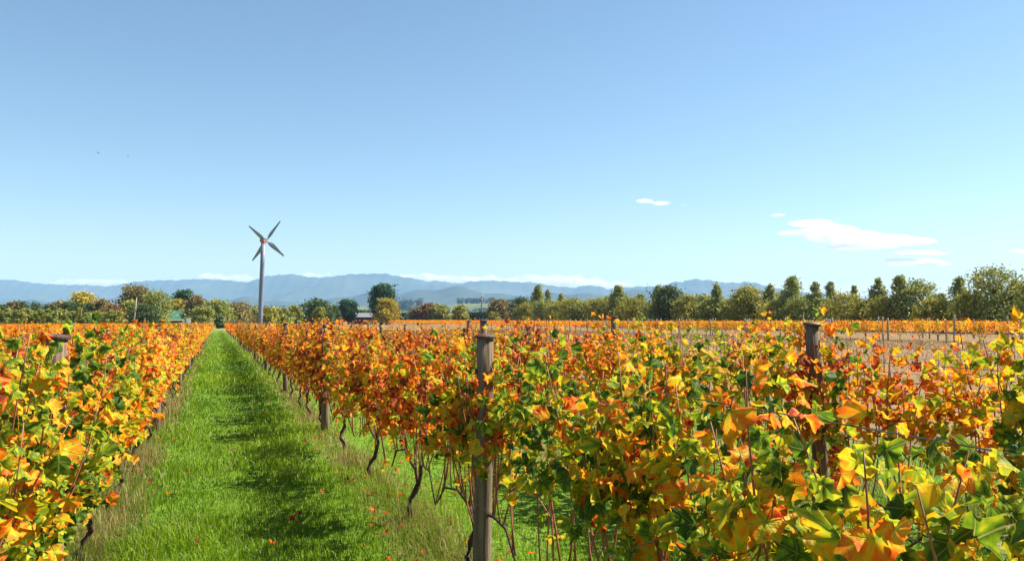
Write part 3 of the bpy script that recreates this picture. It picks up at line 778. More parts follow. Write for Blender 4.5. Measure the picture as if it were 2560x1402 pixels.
for r in ('R1', 'R2', 'R3', 'L1', 'L2', 'L3', 'L4', 'L5'):
    lst = list(NEAR_POSTS.get(r, [(5.4 + 0.5 * math.sin(ROWS[r]), 1.60, 0.06)]))
    last = lst[-1][0]
    end = 148 if r in ('R1', 'R2', 'R3', 'L1') else 60
    while last + 7.7 < end:
        last += 7.7; lst.append((last + random.uniform(-0.2, 0.2), 1.60 + random.uniform(-0.05, 0.07), 0.055))
    for k, (y, h, rad) in enumerate(lst):
        if r[0] == 'L' and r != 'L1': h -= 0.12 if k else 0.2
        far = y > 45
        lab = f'round wooden trellis post, {words(k + 1)} from the camera in the {row_words(r)}' if not far else f'distant wooden trellis post, {words(k + 1)} along the {row_words(r)}'
        if r == 'R1' and k == 0: lab = 'stout weathered trellis post with flat metal cap nearest the camera'
        if r == 'L1' and k == 0: lab = 'capped trellis post with red cane, half buried in left vines'
        if r == 'R2' and k == 0: lab = 'leaning dark trellis post with wide tilted cap in the right vines'
        make_post(ROWS[r], y, h, rad, lab, f'trellis posts in the {row_words(r)}', lean=(-0.07 if (r, k) == ('R2', 0) else random.uniform(-0.02, 0.02)),
                  cap_r=(rad * (1.25 if k == 0 or (r, k) == ('L1', 1) else 1.14)) if y < 30 else None, clips=(r == 'R1' and k == 0) or (r == 'R2' and k == 0),
                  tilt={('R2', 0): 0.09, ('L1', 0): 0.05, ('R1', 0): 0.03}.get((r, k), 0.02), seed=k * 7 + int(r[1:]))
make_post(-0.87, 131.0, 1.5, 0.09, 'pale stub post at the far end of the grass aisle', None, mat='white')

# far block beyond the dry field: thin grey posts, rows parallel to the near ones
FB_X0 = 55.0
k2 = 0
for row in range(6):
    x = FB_X0 + 2.45 * row
    ys = np.arange(26 + (row * 2.9) % 6.5, 170 if row < 3 else 140, 6.6)
    for k, y in enumerate(ys):
        if row > 2 and k % 2: continue
        px_ang = math.atan2(x, y)
        if px_ang > YAW + math.radians(35): continue
        lab = (f'grey trellis post, {words(k + 1)} along the front row of the far vine block' if row == 0 and y < 110 else
               f'thin grey trellis post, {words(k + 1)} along the {words(row + 1)} row of the far vine block')
        make_post(x, float(y), 1.98 + 0.12 * math.sin(k * 3.1 + row) + (0.2 if row == 0 and y < 50 else 0), 0.065 if row else 0.08, lab, f'posts of the {words(row + 1)} row of the far vine block',
                  lean=random.uniform(-0.12, 0.08), mat='greywood', seed=k2); k2 += 1

# trellis wires
for r in ('R1', 'R2', 'R3', 'L1', 'L2'):
    root = empty('wire_trellis', (ROWS[r], 0, 0)); tag(root, f'thin trellis wires strung along the {row_words(r)}', 'wires')
    for zz in (0.62, 0.92, 1.2, 1.46):
        pts = []
        for y in np.arange(-4, 61, 3.85):
            pts.append((0.075 if zz > 0.7 else -0.07, y, zz + terrain(y) + (0.0 if int(round(y / 3.85)) % 2 else -0.015)))
        MB().tube(pts, 0.0022, 4).build('wire', M['wire'], root)

# ---------------------------------------------------------------- vines
def leaf_outline(n15=True):
    half = [(0, 1.0), (16, 0.86), (32, 0.74), (50, 0.94), (68, 0.80), (88, 0.70), (112, 0.80), (140, 0.70), (168, 0.36)]
    pts = [(math.sin(math.radians(a)) * r, math.cos(math.radians(a)) * r) for a, r in half]
    return pts + [(-x, y) for x, y in pts[:0:-1]]
OUT = leaf_outline()
def leaf_shape(fold, curl, rip, seed):
    """unit leaf: petiole junction at origin, tip +Y, upper face +Z; returns verts, tris, radial"""
    r = random.Random(seed); n = len(OUT); vs = [(0, 0, 0)]; rad = [0.0]
    ph = r.uniform(0, 6.28)
    def lift(x, y, q): return fold * abs(x) + curl * (x * x * 0.6 + (y - 0.2) ** 2) + rip * q * math.sin(5 * math.atan2(x, y) + ph)
    asym = r.uniform(0.9, 1.1)
    for k, (x, y) in enumerate(OUT):
        X, Y = x * 0.55 * (asym if x > 0 else 1), y * 0.55
        vs.append((X, Y, lift(X, Y, 0.55))); rad.append(0.55)
    for k, (x, y) in enumerate(OUT):
        x2, y2 = OUT[(k + 1) % n]
        for (u, w, g) in ((x, y, r.uniform(0.95, 1.07)), ((x + x2) / 2, (y + y2) / 2, r.uniform(0.92, 1.06))):
            X, Y = u * g * (asym if u > 0 else 1), w * g
            vs.append((X, Y, lift(X, Y, 1.0) + r.uniform(-.04, .04))); rad.append(1.0)
    fs = []
    for k in range(n):
        k2 = (k + 1) % n; o0, o1, o2 = 1 + n + 2 * k, 2 + n + 2 * k, 1 + n + 2 * k2
        fs += [(0, 1 + k2, 1 + k), (1 + k, o1, o0), (1 + k, 1 + k2, o1), (1 + k2, o2, o1)]
    return np.array(vs), np.array(fs), np.array(rad)
SHAPES = [leaf_shape(f, c, p, i) for i, (f, c, p) in enumerate([(0.3, -0.35, 0.14), (0.7, -0.5, 0.10), (-0.4, -0.45, 0.18), (0.9, 0.35, 0.12), (0.15, -0.85, 0.16), (-0.65, 0.3, 0.20), (0.4, 0.55, 0.22), (1.15, -0.3, 0.14)])]
def leaf_data(i):
    v, f, rd = SHAPES[i]
    # petiole: thin prism running back from the junction
    b = len(v)
    pv = np.array([(-0.016, 0, 0.0), (0.016, 0, 0.0), (0, 0, -0.03), (-0.016, -0.62, 0.10), (0.016, -0.62, 0.10), (0, -0.62, 0.07)])
    pf = np.array([(b, b + 1, b + 4), (b, b + 4, b + 3), (b + 1, b + 2, b + 5), (b + 1, b + 5, b + 4), (b + 2, b, b + 3), (b + 2, b + 3, b + 5)])
    col = np.zeros((len(v) + 6, 3)); col[:, 0] = 0.5; col[:, 1] = 0.5; col[:len(v), 2] = rd; col[b:, 0] = 0.9; col[b:, 2] = 0.6
    return np.concatenate([v, pv]), np.concatenate([f, pf]), col
LEAF_MESH = []
for i in range(len(SHAPES)):
    v, f, c = leaf_data(i)
    lp = v.copy(); lp[-6:] = 0; lp[:, 2] = 0
    LEAF_MESH.append(np_mesh('leaf', v, f, M['leaf'], c, smooth=True, lp=lp))
# coarse leaf for vines further off: 9 outline points around the junction
CO = [OUT[i] for i in (0, 2, 3, 5, 6, 8)] + [(-x, y) for x, y in [OUT[i] for i in (8, 6, 5, 3, 2)]]
COARSE = []
for i, (fo, cu, ri) in enumerate([(0.3, -0.3, 0.1), (0.6, -0.3, 0.1), (-0.35, -0.3, 0.15), (0.7, 0.3, 0.1), (0.2, -0.6, 0.1)]):
    v = [(0, 0, 0)] + [(x, y, fo * abs(x) + cu * (x * x * .6 + (y - .2) ** 2) + ri * math.sin(5 * math.atan2(x, y) + i)) for x, y in CO]
    n = len(CO)
    COARSE.append((np.array(v), np.array([(0, 1 + (k + 1) % n, 1 + k) for k in range(n)]), np.array([0.0] + [1.0] * n)))

def grow(seed, n_shoot=12, zlo=0.66, dens=1.0, tall=1.52, width=1.0, half=0.95, extra=0.12, arch=0, taper=0.75):
    """returns trunk path, arm paths, shoot paths, leaves (pos, normal, tip, size, tjit, shape)"""
    r = random.Random(seed)
    hd = r.uniform(0.25, 0.38); lx, ly = r.uniform(-.06, .06), r.uniform(-.10, .10)
    trunk = [(lx * t + 0.03 * math.sin(7 * t + seed), ly * math.sin(t * 2.2) + 0.035 * math.sin(9 * t + seed), -0.08 if t == 0 else hd * t) for t in (0, 0.2, 0.4, 0.6, 0.8, 1.0)]
    head = Vector(trunk[-1]); arms = []; shoots = []; leaves = []; arches = []
    for sg in (-1, 1):
        L = half * r.uniform(0.8, 1.0)
        pts = [head]
        for t in (0.12, 0.28, 0.5, 0.75, 1.0):
            zz = 0.46 + 0.10 * math.sin(3.0 * t + r.uniform(-.3, .3)) - (0.12 if t == 1.0 else 0)
            if t == 0.12: zz = hd + 0.12
            pts.append(Vector((head.x * (1 - t) + r.uniform(-.03, .03), head.y + sg * L * t, zz)))
        arms.append(pts)
        m = n_shoot // 2
        for k in range(m):
            t = (k + r.uniform(0.1, 0.9)) / m
            i = min(int(t * 4.99) , 4); fr = t * 5 - i
            a = pts[min(i, 5)].lerp(pts[min(i + 1, 5)], min(max(fr, 0), 1))
            top = tall + r.uniform(-0.25, 0.14) + (r.uniform(0.1, 0.25) if r.random() < extra else 0)
            sx, sy = r.gauss(0, 0.09) * width, r.gauss(0, 0.10)
            path = []
            bow = r.uniform(-0.07, 0.07); so = r.gauss(0, 0.17)
            for q in range(7):
                u = q / 6
                path.append(Vector((a.x + sx * u + bow * math.sin(u * 3.1), a.y + sy * u + 0.03 * math.sin(u * 5 + k), a.z + (top - a.z) * u)))
            shoots.append(path)
            zc = max(zlo + r.gauss(0.02, 0.17) - (0.2 if r.random() < 0.12 else 0), a.z + 0.02)
            node_z = zc; side = 1 if r.random() < 0.5 else -1
            while node_z < top:
                node_z += r.uniform(0.045, 0.075) / dens
                u = min((node_z - a.z) / (top - a.z), 1.0)
                if u < 0 or r.random() < taper * max(0.0, (zlo + 0.30 - node_z) / 0.45): continue
                q = min(int(u * 6), 5); b = path[q].lerp(path[q + 1], u * 6 - q)
                side = -side
                an = r.gauss(0, 0.75) + (0 if side > 0 else math.pi)
                out = Vector((math.cos(an), math.sin(an), 0))
                pl = r.uniform(0.05, 0.12) * width
                pos = b + out * pl + Vector((0, 0, r.uniform(-0.02, 0.05)))
                nrm = (out * r.uniform(0.25, 1.0) + Vector((0, 0, r.uniform(0.1, 0.9))) + Vector((r.gauss(0, .38), r.gauss(0, .38), r.gauss(0, .25)))).normalized()
                tip = out * r.uniform(0.2, 0.8) + Vector((0, 0, r.uniform(-1.2, -0.2))) + Vector((r.gauss(0, .3), r.gauss(0, .3), 0))
                tip = (tip - nrm * tip.dot(nrm)).normalized()
                size = r.uniform(0.030, 0.070) * (0.72 if u > 0.88 else 1.0)
                leaves.append((pos, nrm, tip, size, so + r.gauss(0, 0.135) + 0.10 * (u - 0.5), r.randrange(8), r.random()))
    for q in range(arch):                # long canes that have slipped the wires and arch along or out of the row
        a = Vector((r.uniform(-.08, .08), r.uniform(-.8, .8), r.uniform(0.75, 1.15))); dy = r.choice((-1, 1)) * r.uniform(0.35, 0.8); dx = r.uniform(-0.28, 0.12); up = r.uniform(-0.05, 0.28)
        path = [a + Vector((dx * u * u, dy * u, up * math.sin(u * 2.6) - 0.18 * u * u)) for u in (0, 1/6, 2/6, 3/6, 4/6, 5/6, 1)]
        arches.append(path)
        for u in range(2, 7):
            out = Vector((r.gauss(0, 1), r.gauss(0, 1), 0)).normalized()
            nrm = (out * 0.6 + Vector((0, 0, r.uniform(0.1, 0.9)))).normalized(); tip = out + Vector((0, 0, -0.9)); tip = (tip - nrm * tip.dot(nrm)).normalized()
            leaves.append((path[u] + out * 0.07, nrm, tip, r.uniform(0.045, 0.08), r.gauss(0, 0.19), r.randrange(8), r.random()))
    return trunk, arms, shoots + arches, leaves

def basis(nrm, tip, size):
    x = tip.cross(nrm).normalized()
    return x * size, tip * size, nrm * size

# hue of the autumn leaves across the block: near rows greener, mid rows orange red
def hue_at(r, y):
    x = ROWS.get(r, 30.0)
    n = 0.5 * math.sin(y * 0.9 + x * 1.3) + 0.35 * math.sin(y * 2.3 + x * 2.1 + 1) + 0.3 * math.sin(y * 0.23 + x)
    if r == 'R1': b = 0.29 + 0.38 * min(max((y - 3.2) / 4.2, 0), 1) - 0.04 * min(max((y - 20) / 40, 0), 1)
    elif r == 'R2': b = 0.46 + 0.15 * min(max((y - 4) / 6.0, 0), 1)
    elif r == 'R3': b = 0.60
    elif r == 'L1': b = 0.37 + 0.20 * min(max((y - 5) / 7.0, 0), 1)
    else: b = 0.53 + 0.05 * min(max((y - 6) / 12.0, 0), 1)
    return b + 0.095 * n

FINE = SHAPES
def near_vine(r, y, label, seed, **kw):
    x = ROWS[r]; root = empty('grapevine', (x, y, terrain(y))); tag(root, label, 'grapevine', f'grapevines in the {row_words(r)}')
    random.seed(seed)
    tr, arms, shoots, leaves = grow(seed, **kw)
    MB().tube(tr, [0.030, 0.022, 0.023, 0.020, 0.022, 0.029], 8, jit=0.22).build('trunk', M['bark'], root, smooth=True)
    for a in arms:
        MB().tube(a, [0.018, 0.014, 0.011, 0.0095, 0.008, 0.006], 6, jit=0.15).build('arm', M['bark'], root, smooth=True)
    for s in shoots:
        MB().tube(s, [0.0058, 0.0052, 0.0048, 0.0044, 0.0038, 0.003, 0.0018], 5, jit=0.1).build('cane', M['cane'], root, smooth=True)
    h0 = hue_at(r, y)
    if r == 'R1':        # the post of this row stands clear of most leaves on the aisle side
        leaves = [l for l in leaves if not (abs(y + l[0].y - 4.60) < 0.13 and l[0].x < 0.03 and (l[6] * 9.1) % 1 < 0.75)]
    leaves = sorted(leaves, key=lambda l: -l[3]); cut = 295 if y < 7 else 220
    if len(leaves) > cut + 5:
        v, f, c, lp = foliage_np(leaves[cut:], 0.0, FINE, 1.0)
        so = link('small_leaves', np_mesh('small_leaves', v, f, M['leaf'], c, smooth=True, lp=lp), root); so.color = (0.5 + h0, 0.5, 0, 1); so['kind'] = 'stuff'
    leaves = leaves[:cut]
    for (pos, nrm, tip, size, tj, sh, rn) in leaves:
        o = bpy.data.objects.new('leaf', LEAF_MESH[sh]); COL.objects.link(o); o.parent = root
        a, b, c = basis(nrm, tip, size); a = a * (0.78 + 0.3 * ((rn * 7.3) % 1)); c = c * (0.5 + 1.4 * ((rn * 13.7) % 1))
        o.matrix_basis = Matrix(((a.x, b.x, c.x, pos.x), (a.y, b.y, c.y, pos.y), (a.z, b.z, c.z, pos.z), (0, 0, 0, 1)))
        hy = hue_at(r, y + pos.y) * 0.6 + h0 * 0.4
        o.color = (0.5 + min(max(hy + tj * 1.05, 0.02), 0.97), rn, 0, 1)
    return root

def foliage_np(leaves, hue=0.0, shapes=None, scale=1.1):
    shapes = shapes or COARSE; P = []; V = []; FA = []; C = []; off = 0
    for (pos, nrm, tip, size, tj, sh, rn) in leaves:
        v, f, rd = shapes[sh % len(shapes)]
        a, b, c = basis(nrm, tip, size * scale); a = a * (0.78 + 0.3 * ((rn * 7.3) % 1)); c = c * (0.5 + 1.4 * ((rn * 13.7) % 1))
        Mx = np.array([a, b, c])
        V.append(v @ Mx + np.array(pos)); P.append(v * np.array((1, 1, 0))); FA.append(f + off); off += len(v)
        cc = np.empty((len(v), 3)); cc[:, 0] = 0.5 + hue + tj * 1.0; cc[:, 1] = rn; cc[:, 2] = rd
        C.append(cc)
    return np.concatenate(V), np.concatenate(FA), np.concatenate(C), np.concatenate(P)

VARS = []
for i in range(14):
    random.seed(900 + i)
    sparse = i >= 9
    tr, arms, shoots, leaves = grow(500 + i, n_shoot=(16 if sparse else (18, 26, 22, 24)[i % 4]), dens=1.15 if sparse else 1.5, zlo=0.70 if sparse else 0.56, tall=1.50 + 0.03 * (i % 3), width=1.25, extra=0.2 if sparse else 0.1, arch=2)
    v, f, c, lp = foliage_np(leaves)
    mb = MB()
    for sh in shoots: mb.tube(sh[::2], [0.0085, 0.0075, 0.006, 0.004], 4, cap=False)
    tm = MB().tube(tr, [0.030, 0.023, 0.024, 0.021, 0.023, 0.029], 6, jit=0.2)
    for a in arms: tm.tube(a, [0.02, 0.016, 0.013, 0.011, 0.010, 0.008], 5, jit=0.15)
    VARS.append((tm.mesh('vine_trunk', M['bark'], True), mb.mesh('vine_canes', M['cane'], True), np_mesh('vine_foliage', v, f, M['leaf'], c, smooth=True, lp=lp)))

def mid_vine(r, y, label, i, x=None, group=None, hue=None, sz=1.0):
    x = ROWS[r] if x is None else x
    root = empty('grapevine', (x, y, terrain(y)), math.pi if (i * 7 // 3) % 2 else 0.0); tag(root, label, 'grapevine', group or f'grapevines in the {row_words(r)}')
    rr = random.Random(i * 17 + 3)
    root.scale = (rr.uniform(0.9, 1.1), 1, sz * rr.uniform(0.92, 1.05))
    thin = (r == 'R3' and rr.random() < (0.8 if y < 14 else 0.4)) or (r == 'R2' and rr.random() < 0.3) or rr.random() < 0.13
    t, c, f = VARS[9 + rr.randrange(5)] if thin else VARS[rr.randrange(9)]
    link('trunk', t, root); link('canes', c, root); o = link('foliage', f, root)
    o.color = (0.5 + (hue_at(r, y) if hue is None else hue), random.Random(i).random(), 0, 1)

# the nearest vines: every leaf and cane its own part
NEAR = {'R1': [-0.9, 1.05, 2.95, 4.88, 6.75, 8.6], 'L1': [3.0, 4.75, 6.45, 8.4], 'R2': [1.2, 2.9, 4.5, 6.2, 8.0]}
used = {}
n_v = 0
SP = {'R1': dict(n_shoot=28, tall=1.49, zlo=0.84, dens=2.5, width=1.35, extra=0.0, arch=7, taper=0.8), 'L1': dict(n_shoot=28, tall=1.52, zlo=0.34, dens=2.0, width=1.4, extra=0.03, arch=3, taper=0.4),
      'R2': dict(n_shoot=28, tall=1.56, zlo=0.76, dens=2.1, width=1.3, extra=0.06, arch=4)}
VARIETY = {'R1': 'green-yellow', 'L1': 'red-flecked yellow', 'R2': 'yellow-orange'}
for r, ys in NEAR.items():
    for k, y in enumerate(ys):
        kw = dict(SP[r]); kw['n_shoot'] += (-6, 0, 2, -4, -6, -4)[k % 6] if r != 'R2' else (-4, -2, -2, -4, -6)[k % 5]
        if r == 'R1' and y > 6: kw['zlo'] = 0.66; kw['dens'] = 2.0
        near_vine(r, y, f'{VARIETY[r] if y < 6 else "orange"} grapevine, {words(k + 1)} from the camera in the {row_words(r)}', 31 + n_v * 13, **kw)
        n_v += 1
    used[r] = ys[-1]
# vines further along, copies of nine grown forms
END = {'R1': 62, 'R2': 52, 'R3': 52, 'L1': 62, 'L2': 36, 'L3': 34, 'L4': 30, 'L5': 30}
rest = []
for r in ROWS:
    y = used.get(r, 1.2 if r == 'R3' else 2.5 + 1.9 * max(0, int(r[1:]) - 1) * 1.6); k = len(NEAR.get(r, [])) + 1
    if r in used: y += 1.88
    while y < 150:
        yy = y + 0.15 * math.sin(y * 3.3)
        if y < END.get(r, 0):
            lab = f'{"orange" if r[0] == "R" else "golden"} grapevine, {words(k)} from the camera in the {row_words(r)}' if y < 30 else f'small distant grapevine, {words(k)} along the {row_words(r)}'
            mid_vine(r, yy, lab, n_v, sz=1.0 - 0.06 * (y > 15) - (0.03 if r[0] == 'L' and r != 'L1' else 0)); n_v += 1
        else:
            rest.append((r, ROWS[r], yy))
        y += 1.9; k += 1
# front row of the far block
y = 34.0; k = 1
while y < 112:
    mid_vine('R3', y, f'golden orange grapevine, {words(k)} along the front row of the far vine block', n_v, x=FB_X0 + 0.05 * math.sin(y * 5), group='grapevines in the front row of the far vine block', hue=0.55 + 0.03 * math.sin(y), sz=1.1)
    n_v += 1; y += 1.9; k += 1

# everything beyond: countless small vines, one mass for each block
def vine_mass(name, spots, per, lsize, label, hues, zr=(0.6, 1.42), with_trunk=0):
    r = np.random.default_rng(5); n = len(spots)
    sp = np.array([(a, b) for a, b in spots]); idx = np.repeat(np.arange(n), per); m = len(idx)
    y = sp[idx, 1] + r.uniform(-0.97, 0.97, m)
    x = sp[idx, 0] + r.normal(size=m) * 0.13
    bump = 0.06 * np.sin(y * 2.1 + sp[idx, 0]) + 0.05 * np.sin(y * 5.3)
    z = terrain_np(y) + zr[0] + (zr[1] - zr[0] + bump) * r.uniform(0, 1, m) ** 0.8 + (r.random(m) < 0.05) * r.uniform(0, 0.18, m)
    hue = np.array(hues)[idx] + r.normal(size=m) * 0.12
    v, f, cc = quads(np.stack([x, y, z], 1), lsize * r.uniform(0.6, 1.3, m), np.stack([0.5 + hue, r.random(m), np.full(m, 0.6)], 1), 0.0, r)
    mb = MB(); random.seed(3)
    me = np_mesh(name, v, f, M['leaf'], cc)
    o = link(name, me); o.color = (0.5, 0.5, 0, 1)
    tag(o, label, 'vines', kind='stuff')
    return o
mass = vine_mass('vine_rows', [(a, b) for _, a, b in rest], 140, 0.078, 'countless golden and orange vines far along the near rows', [hue_at(r, y) + 0.03 for r, _, y in rest], (0.55, 1.36))
mass.color = (0.5, 0.5, 0, 1)
far = []; fh = []
for row in range(16):
    x = FB_X0 + 2.45 * row
    y = 112.0 if row == 0 else 34.0
    while y < 420:
        if math.atan2(x, y) < YAW + math.radians(37):
            if row < 5 or int(y / 1.9) % 2 == 0 or y < 0: far.append((x, y)); fh.append(0.55 + 0.05 * math.sin(y * 0.05 + row * 0.6) + 0.04 * (y > 150))
        y += 1.9
vine_mass('far_vine_block', far, 55, 0.13, 'orange rows of the far vine block beyond the dry field', fh, (0.8, 1.62))

# ---------------------------------------------------------------- grass
def blades(name, x, y, length, width, colour, lean=0.5, r=rng):
    n = len(x); z = terrain_np(y)
    a = r.uniform(0, 2 * math.pi, n); dx, dy = np.cos(a), np.sin(a)
    b = r.uniform(0, 2 * math.pi, n); wx, wy = np.cos(b) * width / 2, np.sin(b) * width / 2
    L = length * r.uniform(0.1, lean, n) if np.isscalar(lean) else length * lean
    v = np.empty((n, 5, 3))
    v[:, 0] = np.stack([x - wx, y - wy, z - 0.01], 1); v[:, 1] = np.stack([x + wx, y + wy, z - 0.01], 1)
    mx, my, mz = x + dx * L * 0.35, y + dy * L * 0.35, z + length * 0.6
    v[:, 2] = np.stack([mx - wx * .8, my - wy * .8, mz], 1); v[:, 3] = np.stack([mx + wx * .8, my + wy * .8, mz], 1)
    v[:, 4] = np.stack([x + dx * L, y + dy * L, z + length * np.sqrt(np.clip(1 - 0.5 * (L / length) ** 2, 0.1, 1))], 1)
    base = (np.arange(n) * 5)[:, None]
    f = np.concatenate([base + np.array([[0, 1, 3]]), base + np.array([[0, 3, 2]]), base + np.array([[2, 3, 4]])])
    return np_mesh(name, v.reshape(-1, 3), f, M['blade'], np.repeat(colour, 5, axis=0))
def ysample(n, y0, y1): 
    u = rng.random(n); return 1 / (1 / y0 - u * (1 / y0 - 1 / y1))
def lawn():
    X = []; Y = []
    for (x0, x1, n, y0, y1) in ((-1.05, 1.75, 120000, 3.0, 120), (1.5, 4.1, 60000, 1.8, 70), (4.0, 6.6, 40000, 1.8, 60), (6.4, 9.6, 24000, 2.5, 60), (-3.4, -0.9, 9000, 3.0, 30)):
        X.append(rng.uniform(x0, x1, n)); Y.append(ysample(n, y0, y1))
    x, y = np.concatenate(X), np.concatenate(Y)
    d = np.maximum(np.hypot(x, y), 3)
    tuft = fbm(x * 3.2, y * 2.2, 21, 4, 1.0); wide = fbm(x * 0.8, y * 0.5, 22, 3, 1.0)
    length = np.clip(0.062 + 0.055 * tuft + 0.02 * wide, 0.034, 0.22) * rng.uniform(0.6, 1.35, len(x)) * np.clip(d / 14, 1, 1.6)
    width = 0.0055 * np.clip(d / 7, 1, 6)
    g1, g2, g3 = np.array((0.070, 0.170, 0.004)), np.array((0.270, 0.390, 0.010)), np.array((0.26, 0.24, 0.09))
    m = np.clip(0.42 + 0.34 * wide + 0.12 * tuft + rng.normal(size=len(x)) * 0.25, 0, 1)[:, None]
    c = g1 * (1 - m) + g2 * m
    dry = (rng.random(len(x)) < 0.05 + 0.6 * np.clip((x - 7.2) / 2, 0, 1))[:, None]
    c = np.where(dry, g3, c)
    o = link('grass', blades('grass', x, y, length, width, c, 0.95)); tag(o, 'short bright green grass in the aisles between vine rows', 'grass', kind='stuff')
    # rank dry growth under the rows
    X = []; Y = []
    for xr, n, y0, y1 in ((1.58, 19000, 2.0, 110), (-0.87, 17000, 3.5, 110), (4.03, 9000, 1.8, 50), (6.48, 9000, 2.0, 50)):
        X.append(xr + rng.normal(size=n) * 0.15); Y.append(ysample(n, y0, y1))
    x, y = np.concatenate(X), np.concatenate(Y); d = np.maximum(np.hypot(x, y), 3)
    pn = fbm(x * 2.5, y * 1.8, 31, 3, 1.0)
    keep = rng.random(len(x)) < np.clip(0.38 + 0.55 * pn, 0.04, 1)
    x, y, d, pn = x[keep], y[keep], d[keep], pn[keep]
    length = np.clip(rng.gamma(3.5, 0.034, len(x)) + 0.06 * pn, 0.05, 0.40)
    m = np.clip(0.4 + 0.3 * pn + rng.normal(size=len(x)) * 0.3, 0, 1)[:, None]
    c = np.array((0.13, 0.17, 0.02)) * (1 - m) + np.array((0.36, 0.25, 0.10)) * m
    o = link('dry_grass', blades('dry_grass', x, y, length, 0.0045 * np.clip(d / 7, 1, 5), c, 0.7)); tag(o, 'rank straw-coloured weeds and dry grass under the vine rows', 'grass', kind='stuff')
    # dry stubble of the open field
    n = 60000; x = rng.uniform(8.5, 56, n); y = rng.uniform(12, 150, n)
    d = np.hypot(x, y); c = np.array((0.22, 0.145, 0.068)) * rng.uniform(0.65, 1.25, (n, 1))
    o = link('field_stubble', blades('field_stubble', x, y, rng.uniform(0.06, 0.22, n), 0.012 * np.clip(d / 20, 1, 4), c, 0.9)); tag(o, 'dry brown stubble across the open field beyond the near rows', 'stubble', kind='stuff')
lawn()
def litter():
    r = random.Random(4); lv = []
    for q in range(380):
        y = 1 / (1 / 3.0 - r.random() * (1 / 3.0 - 1 / 40)); x = r.choice([1.58, -0.87, 1.58, 4.03]) + r.gauss(0, 0.45)
        n = Vector((r.gauss(0, .3), r.gauss(0, .3), 1)).normalized(); t = Vector((r.gauss(0, 1), r.gauss(0, 1), 0)); t = (t - n * t.dot(n)).normalized()
        lv.append((Vector((x, y, terrain(y) + r.uniform(0.03, 0.08))), n, t, r.uniform(0.028, 0.048), r.gauss(0.30, 0.12), r.randrange(5), r.random()))
    v, f, c, lp = foliage_np(lv, 0.55, scale=1.0)
    o = link('fallen_leaves', np_mesh('fallen_leaves', v, f, M['leaf'], c)); o.color = (0.5, 0.5, 0, 1)
    tag(o, 'scattered fallen orange vine leaves lying on the grass', 'leaves', kind='stuff')
litter()

# ---------------------------------------------------------------- birds
M['bird'] = noise_mat('dark_feathers', (0.02, 0.02, 0.022), (0.05, 0.05, 0.05), 20, 0.7, 0)
def bird(px, py, d, rz, flap, label):
    p = spot(px, d); p.z = zof(py, d)
    mb = MB()
    mb.tube([(0, -0.17, 0.01), (0, -0.10, 0), (0, 0, 0), (0, 0.10, 0.01), (0, 0.16, 0.03), (0, 0.20, 0.025)], [0.02, 0.04, 0.055, 0.045, 0.03, 0.006], 8)
    for s in (-1, 1):
        a = [(s * 0.03, 0.07, 0.02), (s * 0.22, 0.09, 0.02 + flap), (s * 0.42, -0.02, 0.02 + flap * 1.3), (s * 0.24, -0.06, 0.015 + flap), (s * 0.03, -0.07, 0.015)]
        mb.poly(a + [(x, y, z - 0.012) for x, y, z in a], [(0, 1, 2, 3, 4), (9, 8, 7, 6, 5)] + [(k, 5 + k, 5 + (k + 1) % 5, (k + 1) % 5) for k in range(5)])
    mb.poly([(-0.02, -0.15, 0.01), (0.02, -0.15, 0.01), (0.05, -0.28, 0.0), (-0.05, -0.28, 0.0), (0, -0.2, 0.02)], [(0, 1, 4), (1, 2, 4), (2, 3, 4), (3, 0, 4), (3, 2, 1, 0)])
    o = mb.build('bird', M['bird'], None, p); o.rotation_euler = (0, 0, rz); tag(o, label, 'bird')
bird(237, 380, 120, 0.6, 0.12, 'small dark bird with raised wings high over the left vines')
bird(311, 388, 150, -1.2, 0.03, 'tiny dark bird gliding with level wings in the left sky')

# ---------------------------------------------------------------- haze and clouds
def haze():
    a = [flat(*p) for p in ((-12700, -3200), (12700, -3200), (12700, 13200), (-12700, 13200))]
    vs = [(x, y, -5.0) for x, y in a] + [(x, y, 690.0) for x, y in a]
    me = bpy.data.meshes.new('haze'); me.from_pydata(vs, [], [(3, 2, 1, 0), (4, 5, 6, 7), (0, 1, 5, 4), (1, 2, 6, 5), (2, 3, 7, 6), (3, 0, 4, 7)])
    me.materials.append(volume_mat('valley_haze', (0.34, 0.60, 1.0), 6.5e-5, 0.0))
    tag(link('haze', me), 'pale blue valley haze in front of the mountains', 'haze', kind='stuff')
haze()

